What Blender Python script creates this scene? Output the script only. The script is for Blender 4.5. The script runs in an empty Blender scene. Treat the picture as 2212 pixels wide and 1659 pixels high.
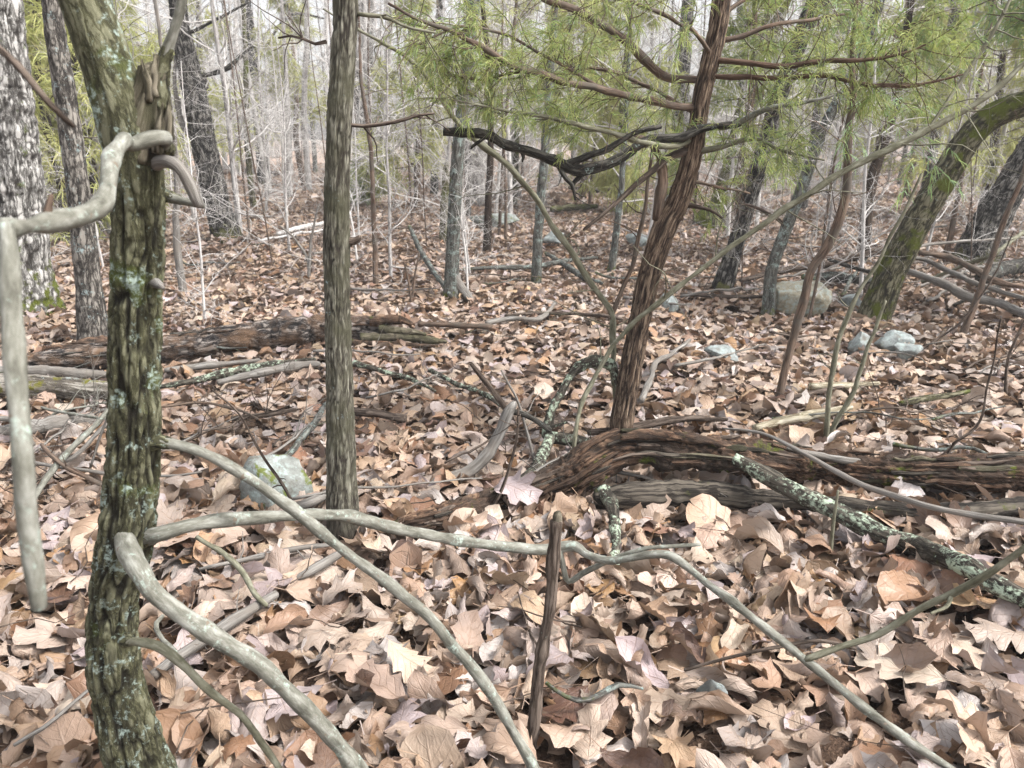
import bpy, bmesh, math, random
import numpy as np
from mathutils import Vector

R = math.radians
sc = bpy.context.scene
COL = sc.collection
rng = np.random.default_rng(7)
random.seed(7)

# ------------------------------------------------------------------ camera
W, H = 2212.0, 1659.0            # the size the photograph was measured at
HFOV = R(67.0)
F = W / 2 / math.tan(HFOV / 2)
CAMZ, PITCH = 1.35, R(17.6)
cd = bpy.data.cameras.new('camera')
cam = bpy.data.objects.new('camera', cd)
COL.objects.link(cam)
cam.location = (0, 0, CAMZ)
cam.rotation_euler = (R(90) - PITCH, 0, 0)
cd.sensor_width = 36
cd.lens = 18 / math.tan(HFOV / 2)
cd.clip_start, cd.clip_end = 0.05, 2000
cd.dof.use_dof = True
cd.dof.focus_distance = 2.4
cd.dof.aperture_fstop = cd.lens / 4.2
sc.camera = cam

# ------------------------------------------------------------------ sky, sun, exposure
SUN_EL, SUN_AZ = R(50), R(108)     # azimuth clockwise from +Y
wd = bpy.data.worlds.new('World')
sc.world = wd
wd.use_nodes = True
nt = wd.node_tree
nt.nodes.clear()
sky = nt.nodes.new('ShaderNodeTexSky')
sky.sky_type = 'NISHITA'
sky.sun_disc = False
sky.sun_elevation = SUN_EL
sky.sun_rotation = SUN_AZ
sky.dust_density = 4.0
sky.air_density = 1.0
hs = nt.nodes.new('ShaderNodeHueSaturation')
hs.inputs['Saturation'].default_value = 0.22
bg = nt.nodes.new('ShaderNodeBackground')
bg.inputs['Strength'].default_value = 0.11
wo = nt.nodes.new('ShaderNodeOutputWorld')
nt.links.new(sky.outputs[0], hs.inputs['Color'])
nt.links.new(hs.outputs[0], bg.inputs['Color'])
nt.links.new(bg.outputs[0], wo.inputs['Surface'])
ld = bpy.data.lights.new('sun', 'SUN')
ld.energy = 1.5
ld.angle = R(10)
ld.color = (1.0, 0.97, 0.93)
sun = bpy.data.objects.new('sun', ld)
COL.objects.link(sun)
sd = Vector((math.sin(SUN_AZ) * math.cos(SUN_EL), math.cos(SUN_AZ) * math.cos(SUN_EL), math.sin(SUN_EL)))
sun.rotation_euler = sd.to_track_quat('Z', 'Y').to_euler()
sc.view_settings.view_transform = 'Standard'
sc.view_settings.look = 'None'
sc.view_settings.gamma = 1
sc.view_settings.exposure = 1.8
sc.render.engine = 'CYCLES'
sc.cycles.max_bounces = 6
sc.cycles.diffuse_bounces = 1
sc.cycles.denoising_prefilter = 'NONE'
sc.cycles.glossy_bounces = 2
sc.cycles.transmission_bounces = 2


# ------------------------------------------------------------------ measuring helpers
def gz(x, y):
    x = np.asarray(x, float); y = np.asarray(y, float)
    d = np.hypot(x, y)
    z = .03 * np.sin(1.3 * x + .7) * np.sin(1.1 * y + 1.2) + .018 * np.sin(2.9 * x + 1.1 * y) + .012 * np.sin(4.7 * x - 3.1 * y + 2)
    f = np.clip((d - 9) / 20, 0, 1)
    return z + f * (.16 * np.sin(x / 5 + 1) * np.sin(y / 6.3) + .10 * np.sin(x / 2.1 + y / 3.3))


def ray(px, py):
    a, b = (px - W / 2) / F, (H / 2 - py) / F
    return np.array([a, math.cos(PITCH) + b * math.sin(PITCH), -math.sin(PITCH) + b * math.cos(PITCH)])


def at(px, py, Y):
    """the point at horizontal distance Y that stands at (px, py) of the photograph, and its depth"""
    d = ray(px, py)
    t = Y / d[1]
    return np.array([0, 0, CAMZ]) + d * t, t


def onground(px, py, lift=0.0):
    d = ray(px, py)
    z = 0.0
    for _ in range(14):
        t = min((z + lift - CAMZ) / min(d[2], -1e-3), 80)
        p = np.array([0, 0, CAMZ]) + d * t
        z = float(gz(p[0], p[1]))
    return p, t


def _h(ix, iy, iz, s):
    with np.errstate(over='ignore'):
        h = (ix.astype(np.uint32) * np.uint32(374761393) + iy.astype(np.uint32) * np.uint32(668265263)
             + iz.astype(np.uint32) * np.uint32(2147483647 ^ 0x5bd1e995) + np.uint32(s * 974711 + 13))
        h = (h ^ (h >> np.uint32(13))) * np.uint32(1274126177)
        h = h ^ (h >> np.uint32(16))
    return (h & np.uint32(0xffff)).astype(float) / 65535.0


def vn(p, s=0):
    p = np.asarray(p, float)
    i = np.floor(p).astype(np.int64)
    f = p - i
    f = f * f * (3 - 2 * f)
    i = i & 0xffffff
    o = 0
    for dx in (0, 1):
        for dy in (0, 1):
            for dz in (0, 1):
                w = (f[..., 0] if dx else 1 - f[..., 0]) * (f[..., 1] if dy else 1 - f[..., 1]) * (f[..., 2] if dz else 1 - f[..., 2])
                o = o + w * _h(i[..., 0] + dx, i[..., 1] + dy, i[..., 2] + dz, s)
    return o


def fb(p, s=0, n=3):
    o, a, t = 0, 1.0, 0
    p = np.asarray(p, float)
    for k in range(n):
        o = o + a * vn(p, s + k); t += a; a *= .5; p = p * 2.03
    return o / t


def smooth_path(P, Rd, step):
    P = np.asarray(P, float); Rd = np.asarray(Rd, float)
    if len(P) > 2:
        Q = np.vstack([2 * P[0] - P[1], P, 2 * P[-1] - P[-2]])
        out, ro = [], []
        for i in range(len(P) - 1):
            p0, p1, p2, p3 = Q[i:i + 4]
            u = np.linspace(0, 1, 12, endpoint=False)[:, None]
            out.append(.5 * (2 * p1 + (p2 - p0) * u + (2 * p0 - 5 * p1 + 4 * p2 - p3) * u ** 2 + (3 * p1 - p0 - 3 * p2 + p3) * u ** 3))
            ro.append(Rd[i] + (Rd[i + 1] - Rd[i]) * u[:, 0])
        P = np.vstack(out + [P[-1:]]); Rd = np.concatenate(ro + [Rd[-1:]])
    s = np.concatenate([[0], np.cumsum(np.linalg.norm(np.diff(P, axis=0), axis=1))])
    n = max(2, int(s[-1] / step) + 1)
    t = np.linspace(0, s[-1], n)
    return np.stack([np.interp(t, s, P[:, k]) for k in range(3)], 1), np.interp(t, s, Rd), t


class MB:
    """gathers tubes and strips, then links them as one mesh object"""
    def __init__(s):
        s.V, s.Q, s.T, s.A, s.N, s.n = [], [], [], [], [], 0

    def add(s, v, q=None, t=None, a=None, r=None):
        v = np.asarray(v, float).reshape(-1, 3)
        if q is not None and len(q): s.Q.append(np.asarray(q) + s.n)
        if t is not None and len(t): s.T.append(np.asarray(t) + s.n)
        s.V.append(v)
        s.A.append(np.zeros_like(v) if a is None else np.asarray(a, float).reshape(-1, 3))
        s.N.append(np.full(len(v), rng.random()) if r is None else np.asarray(r, float))
        s.n += len(v)

    def arrays(s):
        V = np.vstack(s.V)
        Q = np.vstack(s.Q) if s.Q else np.zeros((0, 4), int)
        T = np.vstack(s.T) if s.T else np.zeros((0, 3), int)
        return V, Q, T, np.vstack(s.A), np.concatenate(s.N)

    def mesh(s, name, mat, origin=(0, 0, 0), smooth=True):
        V, Q, T, A, N = s.arrays()
        return make_mesh(name, V - np.asarray(origin, float), Q, T, A, N, mat, smooth)


def make_mesh(name, V, Q, T, A, N, mat, smooth=True):
    me = bpy.data.meshes.new(name)
    nv, nq, ntr = len(V), len(Q), len(T)
    me.vertices.add(nv)
    me.vertices.foreach_set('co', np.ascontiguousarray(V, np.float32).ravel())
    me.loops.add(nq * 4 + ntr * 3)
    me.loops.foreach_set('vertex_index', np.concatenate([Q.ravel(), T.ravel()]).astype(np.int32))
    me.polygons.add(nq + ntr)
    st = np.concatenate([np.arange(nq) * 4, nq * 4 + np.arange(ntr) * 3]).astype(np.int32)
    me.polygons.foreach_set('loop_start', st)
    me.polygons.foreach_set('use_smooth', np.full(nq + ntr, smooth))
    a = me.attributes.new('bk', 'FLOAT_VECTOR', 'POINT')
    a.data.foreach_set('vector', np.ascontiguousarray(A, np.float32).ravel())
    a = me.attributes.new('rnd', 'FLOAT', 'POINT')
    a.data.foreach_set('value', np.ascontiguousarray(N, np.float32))
    me.update(calc_edges=True)
    me.materials.append(mat)
    return me


def tag(o, label=None, cat=None, group=None, kind=None):
    if label: o['label'] = label
    if cat: o['category'] = cat
    if group: o['group'] = group
    if kind: o['kind'] = kind
    return o


def empty(name, loc, label, cat, group=None):
    o = bpy.data.objects.new(name, None)
    COL.objects.link(o)
    o.location = loc
    o.empty_display_size = .1
    return tag(o, label, cat, group)


def part(mb, name, mat, root, parent=None, label=None, kind=None, smooth=True):
    o = bpy.data.objects.new(name, mb.mesh(name, mat, root.location, smooth))
    COL.objects.link(o)
    o.parent = parent or root
    return tag(o, label, None, None, kind)


def solo(mb, name, mat, label, cat, group=None, kind=None, smooth=True, origin=None):
    V = np.vstack(mb.V)
    if origin is None:
        k = V[:, 2].argmin()
        origin = V[k]
    o = bpy.data.objects.new(name, mb.mesh(name, mat, origin, smooth))
    COL.objects.link(o)
    o.location = origin
    return tag(o, label, cat, group, kind)


def tube(mb, P, Rd, sides=8, step=.05, wob=0.0, disp=None, seed=0, tip=True, knot=0.0):
    """a swept limb: P points, Rd radii; disp(c, ang, s, rad) gives relief in metres"""
    P, r, s = smooth_path(P, Rd, step)
    n = len(P)
    if wob:
        q = np.stack([s * 7 + seed * 3.1, np.zeros(n), np.zeros(n)], 1)
        w = np.stack([fb(q + k * 17.3, seed + k, 2) - .5 for k in range(3)], 1)
        env = np.minimum(1, np.arange(n) / max(1, n * .15))[:, None]
        P = P + w * wob * env
    if knot:
        r = r * (1 + knot * (fb(np.stack([s * 22, s * 0 + seed, s * 0], 1), seed, 2) - .5))
    T = np.gradient(P, axis=0)
    T /= np.linalg.norm(T, axis=1)[:, None] + 1e-12
    up = np.array([0, 0, 1.0]) if abs(T[0, 2]) < .9 else np.array([0, 1.0, 0])
    Nn = np.zeros_like(P)
    v = np.cross(T[0], up); v /= np.linalg.norm(v)
    for i in range(n):
        v = v - T[i] * np.dot(v, T[i]); v /= np.linalg.norm(v) + 1e-12
        Nn[i] = v
    Bn = np.cross(T, Nn)
    a = np.linspace(0, 2 * math.pi, sides, endpoint=False)
    ca, sa = np.cos(a), np.sin(a)
    rr = np.repeat(r[:, None], sides, 1)
    rm = np.repeat(np.maximum(r, 1e-4)[:, None], sides, 1)
    bk = np.stack([rm * ca, rm * sa, np.repeat(s[:, None], sides, 1)], 2)
    if disp is not None:
        rr = np.maximum(rr + disp(bk, np.repeat(a[None], n, 0), s, r), .25 * rr)
        rel = getattr(disp, 'rel', None)
    else:
        rel = None
    V = P[:, None] + rr[..., None] * (Nn[:, None] * ca[None, :, None] + Bn[:, None] * sa[None, :, None])
    i = np.arange(n - 1)[:, None] * sides
    j = np.arange(sides)[None]
    k = (j + 1) % sides
    Q = np.stack([i + j, i + k, i + sides + k, i + sides + j], 2).reshape(-1, 4)
    V = V.reshape(-1, 3); A = bk.reshape(-1, 3)
    tr = None
    if tip:
        L = (n - 1) * sides
        V = np.vstack([V, P[-1] + T[-1] * r[-1] * .6, P[0] - T[0] * r[0] * .2])
        A = np.vstack([A, [[0, 0, s[-1]]], [[0, 0, 0]]])
        jj = np.arange(sides)
        tr = np.vstack([np.stack([L + jj, L + (jj + 1) % sides, np.full(sides, len(V) - 2)], 1),
                        np.stack([(jj + 1) % sides, jj, np.full(sides, len(V) - 1)], 1)])
    rl = None
    if rel is not None:
        rl = np.concatenate([rel.ravel(), np.ones(len(V) - rel.size)])
    mb.add(V, Q, tr, A, rl)
    return P, r


def twigs(mb, P, r, n, ln, seed, down=0.0, lv=1, t0=.15, rad=None, side=3, spread=1.0, fwd=.5):
    """random bare side twigs growing out of the limb P, r"""
    rg = np.random.default_rng(seed)
    P = np.asarray(P); r = np.asarray(r)
    ends = []
    for _ in range(n):
        u = t0 + (1 - t0) * rg.random() ** .8
        i = min(len(P) - 2, int(u * (len(P) - 1)))
        T = P[i + 1] - P[i]; T = T / (np.linalg.norm(T) + 1e-9)
        d = rg.normal(size=3) * spread; d -= T * d.dot(T); d /= np.linalg.norm(d) + 1e-9
        d = d + T * fwd * rg.uniform(.3, 1.6) + np.array([0, 0, -down]); d /= np.linalg.norm(d)
        L = ln * rg.uniform(.35, 1.2)
        pts = [P[i]]
        q = P[i].copy(); dd = d.copy()
        m = 4
        for k in range(m):
            dd = dd + rg.normal(size=3) * .28 + np.array([0, 0, -down * .2]); dd /= np.linalg.norm(dd)
            q = q + dd * L / m
            pts.append(q.copy())
        pts = np.array(pts)
        r0 = min(r[i] * .6, rad if rad else r[i] * .5)
        rr = np.linspace(r0, max(r0 * .35, .0006), m + 1)
        tube(mb, pts, rr, side, step=L / 5 if L > .1 else L / 3, tip=False)
        ends.append((pts, rr))
        if lv > 1:
            ends += twigs(mb, pts, rr, rg.integers(2, 5), L * .55, int(rg.integers(1 << 30)), down, lv - 1, .25, r0 * .7, side)
    return ends


# ------------------------------------------------------------------ materials
class MAT:
    def __init__(s, name):
        s.m = bpy.data.materials.new(name)
        s.m.use_nodes = True
        s.t = s.m.node_tree
        s.t.nodes.clear()

    def n(s, typ, ins=None, **props):
        nd = s.t.nodes.new('ShaderNode' + typ)
        for k, v in props.items(): setattr(nd, k, v)
        for k, v in (ins or {}).items():
            sk = nd.inputs[k]
            if isinstance(v, bpy.types.NodeSocket): s.t.links.new(v, sk)
            else: sk.default_value = (*v, 1) if isinstance(v, tuple) and len(v) == 3 and sk.type == 'RGBA' else v
        return nd

    def attr(s, nm): return s.n('Attribute', attribute_name=nm)
    def noise(s, vec, sc_, det=4, ro=.6): return s.n('TexNoise', {'Vector': vec, 'Scale': sc_, 'Detail': det, 'Roughness': ro}).outputs[0]
    def math(s, op, a, b=0.0, clamp=False): return s.n('Math', {0: a, 1: b}, operation=op, use_clamp=clamp).outputs[0]
    def mix(s, f, a, b, bt='MIX'): return s.n('Mix', {0: f, 6: a, 7: b}, data_type='RGBA', blend_type=bt).outputs[2]
    def mrange(s, v, a, b, c=0.0, d=1.0): return s.n('MapRange', {0: v, 1: a, 2: b, 3: c, 4: d}, clamp=True).outputs[0]
    def vmul(s, v, w): return s.n('VectorMath', {0: v, 1: w}, operation='MULTIPLY').outputs[0]

    def ramp(s, f, stops, interp='LINEAR'):
        nd = s.n('ValToRGB', {0: f})
        cr = nd.color_ramp
        cr.interpolation = interp
        while len(cr.elements) < len(stops): cr.elements.new(.5)
        for e, (p, c) in zip(cr.elements, stops):
            e.position = p; e.color = (*c, 1)
        return nd.outputs[0]

    def out(s, sh):
        s.n('OutputMaterial', {'Surface': sh})
        return s.m


def bark(name, dark, mid, light, scale=60, stretch=.2, bump=.6, dist=.006, lichen=None, moss=None, mossbase=0.0, alt=None, rough=.9, edge=.5, spots=None, crack=None, foot=None):
    M = MAT(name)
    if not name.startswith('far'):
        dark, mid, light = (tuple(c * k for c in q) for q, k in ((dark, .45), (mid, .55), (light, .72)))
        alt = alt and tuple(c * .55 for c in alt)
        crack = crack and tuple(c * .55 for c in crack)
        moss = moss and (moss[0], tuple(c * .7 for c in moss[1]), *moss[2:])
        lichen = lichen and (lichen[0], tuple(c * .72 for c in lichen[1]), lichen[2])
    v = M.attr('bk').outputs['Vector']
    vm = M.vmul(v, (1, 1, stretch))
    wob = M.n('TexNoise', {'Vector': vm, 'Scale': scale * .6, 'Detail': 5.0, 'Roughness': .65}).outputs[1]
    vd = M.n('VectorMath', {0: vm, 1: M.vmul(wob, (2.6 / scale,) * 3)}, operation='ADD').outputs[0]
    n1 = M.noise(vm, scale, 7, .68)
    ve = M.n('TexVoronoi', {'Vector': vd, 'Scale': scale * .55}, feature='DISTANCE_TO_EDGE').outputs[0]
    nr = M.noise(M.vmul(vd, (1, 1, .55)), scale * .42, 4, .55)
    fur = M.mrange(M.math('ABSOLUTE', M.math('SUBTRACT', nr, .5)), 0.0, .06)
    rid = M.math('MULTIPLY', fur, M.mrange(ve, -.06, .14))
    h = M.math('ADD', M.math('MULTIPLY', n1, 1 - edge * .6), M.math('MULTIPLY', rid, edge * .6))
    col = M.ramp(h, [(.28, dark), (.5, mid), (.74, light)])
    if crack:               # crack colour takes over where the relief is cut deep
        col = M.mix(M.mrange(M.attr('rnd').outputs['Fac'], .15, .8, .92, 0), col, crack)
    if alt:
        col = M.mix(M.mrange(M.noise(v, 7, 3), .42, .62), col, M.mix(n1, (alt[0] * .6, alt[1] * .6, alt[2] * .6), (alt[0] * 1.3, alt[1] * 1.3, alt[2] * 1.3)))
    if foot:                # stained dark next to the ground
        z = M.math('ADD', M.n('SeparateXYZ', {0: v}).outputs[2], M.math('MULTIPLY', M.noise(v, 18, 4), .25))
        col = M.mix(M.mrange(z, foot[0], foot[0] + .16, .85, 0), col, M.mix(n1, tuple(c * .4 for c in foot[1]), tuple(c * 1.6 for c in foot[1])))
    if moss:
        mn = M.noise(v, moss[2] if len(moss) > 2 else 14, 5, .65)
        if mossbase:
            z = M.n('SeparateXYZ', {0: v}).outputs[2]
            mn = M.math('ADD', mn, M.mrange(z, 0.0, mossbase, .22, 0.0))
        f = M.mrange(mn, 1 - moss[0], 1 - moss[0] + .08)
        col = M.mix(f, col, M.mix(M.noise(v, 150, 3), tuple(c * .5 for c in moss[1]), tuple(c * 1.5 for c in moss[1])))
    if lichen:
        ln_ = M.math('ADD', M.math('MULTIPLY', M.noise(v, lichen[2], 6, .75), .62), M.math('MULTIPLY', M.noise(v, lichen[2] * 7, 5, .7), .38))
        f = M.mrange(ln_, .97 - lichen[0], 1 - lichen[0] + .03)
        f = M.math('MULTIPLY', f, .9)
        col = M.mix(f, col, M.mix(M.noise(v, 220, 3), tuple(c * .65 for c in lichen[1]), tuple(min(1, c * 1.25) for c in lichen[1])))
    if spots:
        f = M.mrange(M.noise(v, spots[1], 2), .68, .72)
        col = M.mix(f, col, spots[0])
    bm = M.n('Bump', {'Strength': bump, 'Distance': dist, 'Height': h})
    p = M.n('BsdfPrincipled', {'Base Color': col, 'Roughness': rough, 'Specular IOR Level': .25, 'Normal': bm.outputs[0]})
    return M.out(p.outputs[0])


MINT = (.46, .56, .50)
BLUEL = (.40, .50, .50)
MOSS = (.12, .14, .018)
B = {}
B['near'] = bark('furrowed_green_bark', (.045, .042, .024), (.125, .122, .064), (.25, .245, .16), 85, .35, .9, .006, lichen=(.43, MINT, 14), moss=(.44, (.10, .12, .03), 7), crack=(.016, .013, .009))
B['slim'] = bark('grey_brown_bark', (.07, .062, .048), (.22, .205, .155), (.40, .385, .31), 80, .13, .9, .006, lichen=(.37, BLUEL, 11), alt=(.135, .13, .085), crack=(.035, .026, .02), foot=(.22, (.022, .017, .014)))
B['cedar'] = bark('shredding_cedar_bark', (.035, .022, .016), (.165, .108, .074), (.40, .30, .215), 140, .09, crack=(.02, .013, .01))
B['cedar_'] = bark('cedar_limb_bark', (.045, .028, .018), (.17, .10, .068), (.38, .27, .19), 90, .05, .8, .006, alt=(.13, .085, .06), edge=.3, moss=(.36, (.10, .11, .02), 12))
B['oak'] = bark('blocky_oak_bark', (.14, .13, .12), (.36, .345, .32), (.62, .60, .57), 42, .32, .9, .012, crack=(.05, .042, .036), lichen=(.38, MINT, 9), moss=(.40, MOSS, 9), mossbase=.5, edge=.8)
B['oakgrey'] = bark('grey_oak_bark', (.05, .042, .036), (.18, .16, .14), (.36, .33, .29), 55, .3, .9, .009, crack=(.04, .034, .03), lichen=(.42, BLUEL, 8), edge=.8)
B['dark'] = bark('dark_oak_bark', (.018, .016, .015), (.075, .068, .062), (.26, .245, .22), 45, .28, 1, .012, crack=(.012, .011, .010), moss=(.36, (.13, .13, .05), 8), mossbase=.4, edge=.9)
B['lichen'] = bark('lichen_covered_bark', (.04, .037, .032), (.125, .12, .105), (.24, .24, .215), 70, .2, .7, .005, lichen=(.45, (.33, .41, .38), 12), moss=(.36, MOSS, 8), mossbase=.3)
B['mossy'] = bark('mossy_leaning_bark', (.04, .035, .02), (.15, .135, .075), (.29, .27, .18), 55, .25, .9, .009, crack=(.03, .026, .018), lichen=(.36, MINT, 9), moss=(.50, (.12, .14, .02), 5), edge=.7)
B['brown'] = bark('brown_sapling_bark', (.06, .035, .025), (.19, .125, .09), (.32, .23, .17), 90, .1, .5, .004, alt=(.2, .17, .14))
B['pale'] = bark('pale_smooth_bark', (.11, .105, .08), (.30, .295, .245), (.50, .50, .45), 60, .3, .6, .003, lichen=(.43, (.48, .57, .50), 11), moss=(.35, (.24, .24, .12), 6), edge=.15, spots=((.16, .13, .10), 45))
B['palegreen'] = bark('pale_green_stem_bark', (.13, .12, .075), (.27, .26, .18), (.42, .41, .32), 60, .3, .4, .003, lichen=(.36, MINT, 14), edge=.2)
B['grey'] = bark('weathered_grey_wood', (.10, .088, .075), (.29, .27, .245), (.47, .45, .42), 90, .06, .8, .005, edge=.3, alt=(.34, .30, .26))
B['stick'] = bark('brown_stick_bark', (.035, .024, .018), (.12, .088, .068), (.24, .19, .155), 90, .12, .7, .004, lichen=(.34, MINT, 24))
B['black'] = bark('dark_dead_branch', (.015, .013, .011), (.055, .05, .042), (.15, .14, .12), 70, .2, .9, .006, lichen=(.40, (.42, .52, .48), 14), moss=(.38, (.11, .12, .025), 10))
B['lichenlog'] = bark('dark_branch_crusted_with_lichen', (.022, .018, .014), (.075, .065, .05), (.17, .15, .12), 70, .2, .9, .006, lichen=(.465, (.60, .72, .55), 9), moss=(.33, MOSS, 10))
B['rotten'] = bark('rotten_brown_wood', (.03, .016, .01), (.17, .095, .06), (.44, .29, .19), 120, .10, 1, .012, moss=(.42, MOSS, 9), crack=(.014, .009, .006), edge=.25, alt=(.10, .072, .055))
B['rotdark'] = bark('dark_wet_log', (.014, .012, .01), (.055, .045, .036), (.17, .145, .115), 50, .08, 1, .008, moss=(.40, (.10, .11, .03), 8), lichen=(.33, MINT, 20))
B['log'] = bark('old_log_bark', (.025, .022, .022), (.12, .105, .10), (.33, .29, .26), 40, .35, 1, .014, crack=(.016, .014, .013), edge=.85, alt=(.24, .15, .095), lichen=(.36, (.40, .44, .44), 7))
B['logmoss'] = bark('mossy_old_log', (.05, .042, .032), (.22, .19, .155), (.44, .41, .36), 50, .12, .9, .01, moss=(.47, (.17, .16, .02), 8), lichen=(.42, (.48, .54, .52), 10))
B['wood'] = bark('splintered_bare_wood', (.05, .042, .03), (.17, .145, .10), (.36, .315, .24), 100, .06, .9, .006, edge=.4, alt=(.12, .115, .06), crack=(.025, .02, .014))
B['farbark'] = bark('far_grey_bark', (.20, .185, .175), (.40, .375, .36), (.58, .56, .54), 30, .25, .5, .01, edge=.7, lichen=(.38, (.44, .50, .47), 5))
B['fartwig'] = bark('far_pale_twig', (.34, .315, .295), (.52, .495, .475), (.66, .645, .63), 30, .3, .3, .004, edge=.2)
B['cone'] = bark('pale_decayed_wood', (.22, .17, .10), (.46, .40, .28), (.62, .57, .45), 80, .1, .8, .006, moss=(.40, MOSS, 12))


def leaf_material():
    M = MAT('dry_oak_leaf')
    bk = M.attr('bk').outputs['Vector']
    rv = M.math('FRACT', M.math('ADD', M.attr('rnd').outputs['Fac'], M.n('ObjectInfo').outputs['Random']))
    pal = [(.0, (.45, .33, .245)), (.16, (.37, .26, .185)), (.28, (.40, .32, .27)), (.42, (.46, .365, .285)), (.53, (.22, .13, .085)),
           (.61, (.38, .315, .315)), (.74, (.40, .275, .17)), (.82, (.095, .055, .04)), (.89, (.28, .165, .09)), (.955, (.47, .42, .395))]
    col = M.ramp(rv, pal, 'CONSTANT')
    r2 = M.math('FRACT', M.math('MULTIPLY', rv, 37.13))
    hsv = M.n('HueSaturation', {'Hue': M.mrange(r2, 0, 1, .488, .508), 'Saturation': M.mrange(M.math('FRACT', M.math('MULTIPLY', rv, 91.7)), 0, 1, .8, 1.12),
                                'Value': M.mrange(M.math('FRACT', M.math('MULTIPLY', rv, 53.3)), 0, 1, .6, 1.18), 'Color': col}).outputs[0]
    sx = M.n('SeparateXYZ', {0: bk})
    s_, t_ = sx.outputs[0], sx.outputs[1]
    ab = M.math('ABSOLUTE', s_)
    off = M.n('VectorMath', {0: bk, 1: M.n('CombineXYZ', {0: rv, 1: r2, 2: rv}).outputs[0]}, operation='ADD').outputs[0]
    blot = M.noise(off, 3.5, 5, .65)
    hsv = M.mix(M.mrange(blot, .35, .7, 0, .45), hsv, M.mix(.5, hsv, (.24, .14, .075)))
    spot = M.mrange(M.noise(off, 13, 2), .70, .74, 0, .75)
    hsv = M.mix(spot, hsv, (.09, .05, .03))
    mid = M.mrange(ab, .015, .06, 1, 0)
    lat = M.math('ABSOLUTE', M.math('SUBTRACT', M.math('FRACT', M.math('SUBTRACT', M.math('MULTIPLY', t_, 7.0), M.math('MULTIPLY', ab, 1.7))), .5))
    lat = M.mrange(lat, .03, .09, .75, 0)
    vein = M.math('MAXIMUM', mid, lat)
    hsv = M.mix(M.math('MULTIPLY', vein, .55), hsv, M.mix(.6, hsv, (.26, .16, .10)))
    bf = M.n('NewGeometry').outputs['Backfacing']
    hsv = M.mix(M.math('MULTIPLY', bf, .35), hsv, (.47, .37, .30))
    bh = M.math('ADD', M.math('MULTIPLY', vein, -.4), M.noise(off, 8, 4))
    bm = M.n('Bump', {'Strength': .6, 'Distance': .006, 'Height': bh})
    p = M.n('BsdfPrincipled', {'Base Color': hsv, 'Roughness': .42, 'Specular IOR Level': .5, 'Normal': bm.outputs[0]})
    tr = M.n('BsdfTranslucent', {'Color': M.mix(.3, hsv, (.6, .3, .1))})
    mx = M.n('MixShader', {0: .08, 1: p.outputs[0], 2: tr.outputs[0]})
    return M.out(mx.outputs[0])


def needle_material(name, cols):
    M = MAT(name)
    r = M.attr('rnd').outputs['Fac']
    col = M.ramp(r, [(i / (len(cols) - 1), c) for i, c in enumerate(cols)])
    p = M.n('BsdfPrincipled', {'Base Color': col, 'Roughness': .55, 'Specular IOR Level': .3})
    tr = M.n('BsdfTranslucent', {'Color': M.mix(.4, col, (.25, .30, .05))})
    return M.out(M.n('MixShader', {0: .45, 1: p.outputs[0], 2: tr.outputs[0]}).outputs[0])


def soil_material():
    M = MAT('leaf_mould_soil')
    co = M.n('NewGeometry').outputs['Position']
    n1 = M.noise(co, 9, 6, .7); n2 = M.noise(co, 60, 4, .7)
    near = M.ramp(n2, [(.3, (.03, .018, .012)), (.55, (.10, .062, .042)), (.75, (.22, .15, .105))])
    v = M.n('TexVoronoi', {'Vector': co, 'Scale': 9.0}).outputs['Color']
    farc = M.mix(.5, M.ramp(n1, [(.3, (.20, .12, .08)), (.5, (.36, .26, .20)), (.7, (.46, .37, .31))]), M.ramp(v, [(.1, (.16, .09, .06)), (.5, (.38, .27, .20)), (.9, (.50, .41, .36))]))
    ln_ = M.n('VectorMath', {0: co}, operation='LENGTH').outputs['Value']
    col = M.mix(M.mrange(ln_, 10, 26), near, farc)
    bm = M.n('Bump', {'Strength': .8, 'Distance': .03, 'Height': M.math('ADD', n1, n2)})
    return M.out(M.n('BsdfPrincipled', {'Base Color': col, 'Roughness': .9, 'Specular IOR Level': .2, 'Normal': bm.outputs[0]}).outputs[0])


def rock_material(name, a, b, c, moss=.0):
    M = MAT(name)
    v = M.attr('bk').outputs['Vector']
    n = M.noise(v, 14, 7, .7)
    col = M.ramp(n, [(.3, a), (.5, b), (.68, c)])
    col = M.mix(M.mrange(M.noise(v, 30, 5, .7), .50, .64, 0, .7), col, (.34, .42, .40))
    col = M.mix(M.mrange(M.noise(v, 11, 6, .7), .52, .66, 0, .7), col, (.10, .085, .06))
    if moss:
        z = M.n('SeparateXYZ', {0: v}).outputs[2]
        col = M.mix(M.mrange(M.math('ADD', M.noise(v, 16, 4), moss), .6, .68), col, (.10, .12, .02))
    bm = M.n('Bump', {'Strength': .6, 'Distance': .01, 'Height': M.noise(v, 40, 6, .7)})
    return M.out(M.n('BsdfPrincipled', {'Base Color': col, 'Roughness': .85, 'Normal': bm.outputs[0]}).outputs[0])


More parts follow.
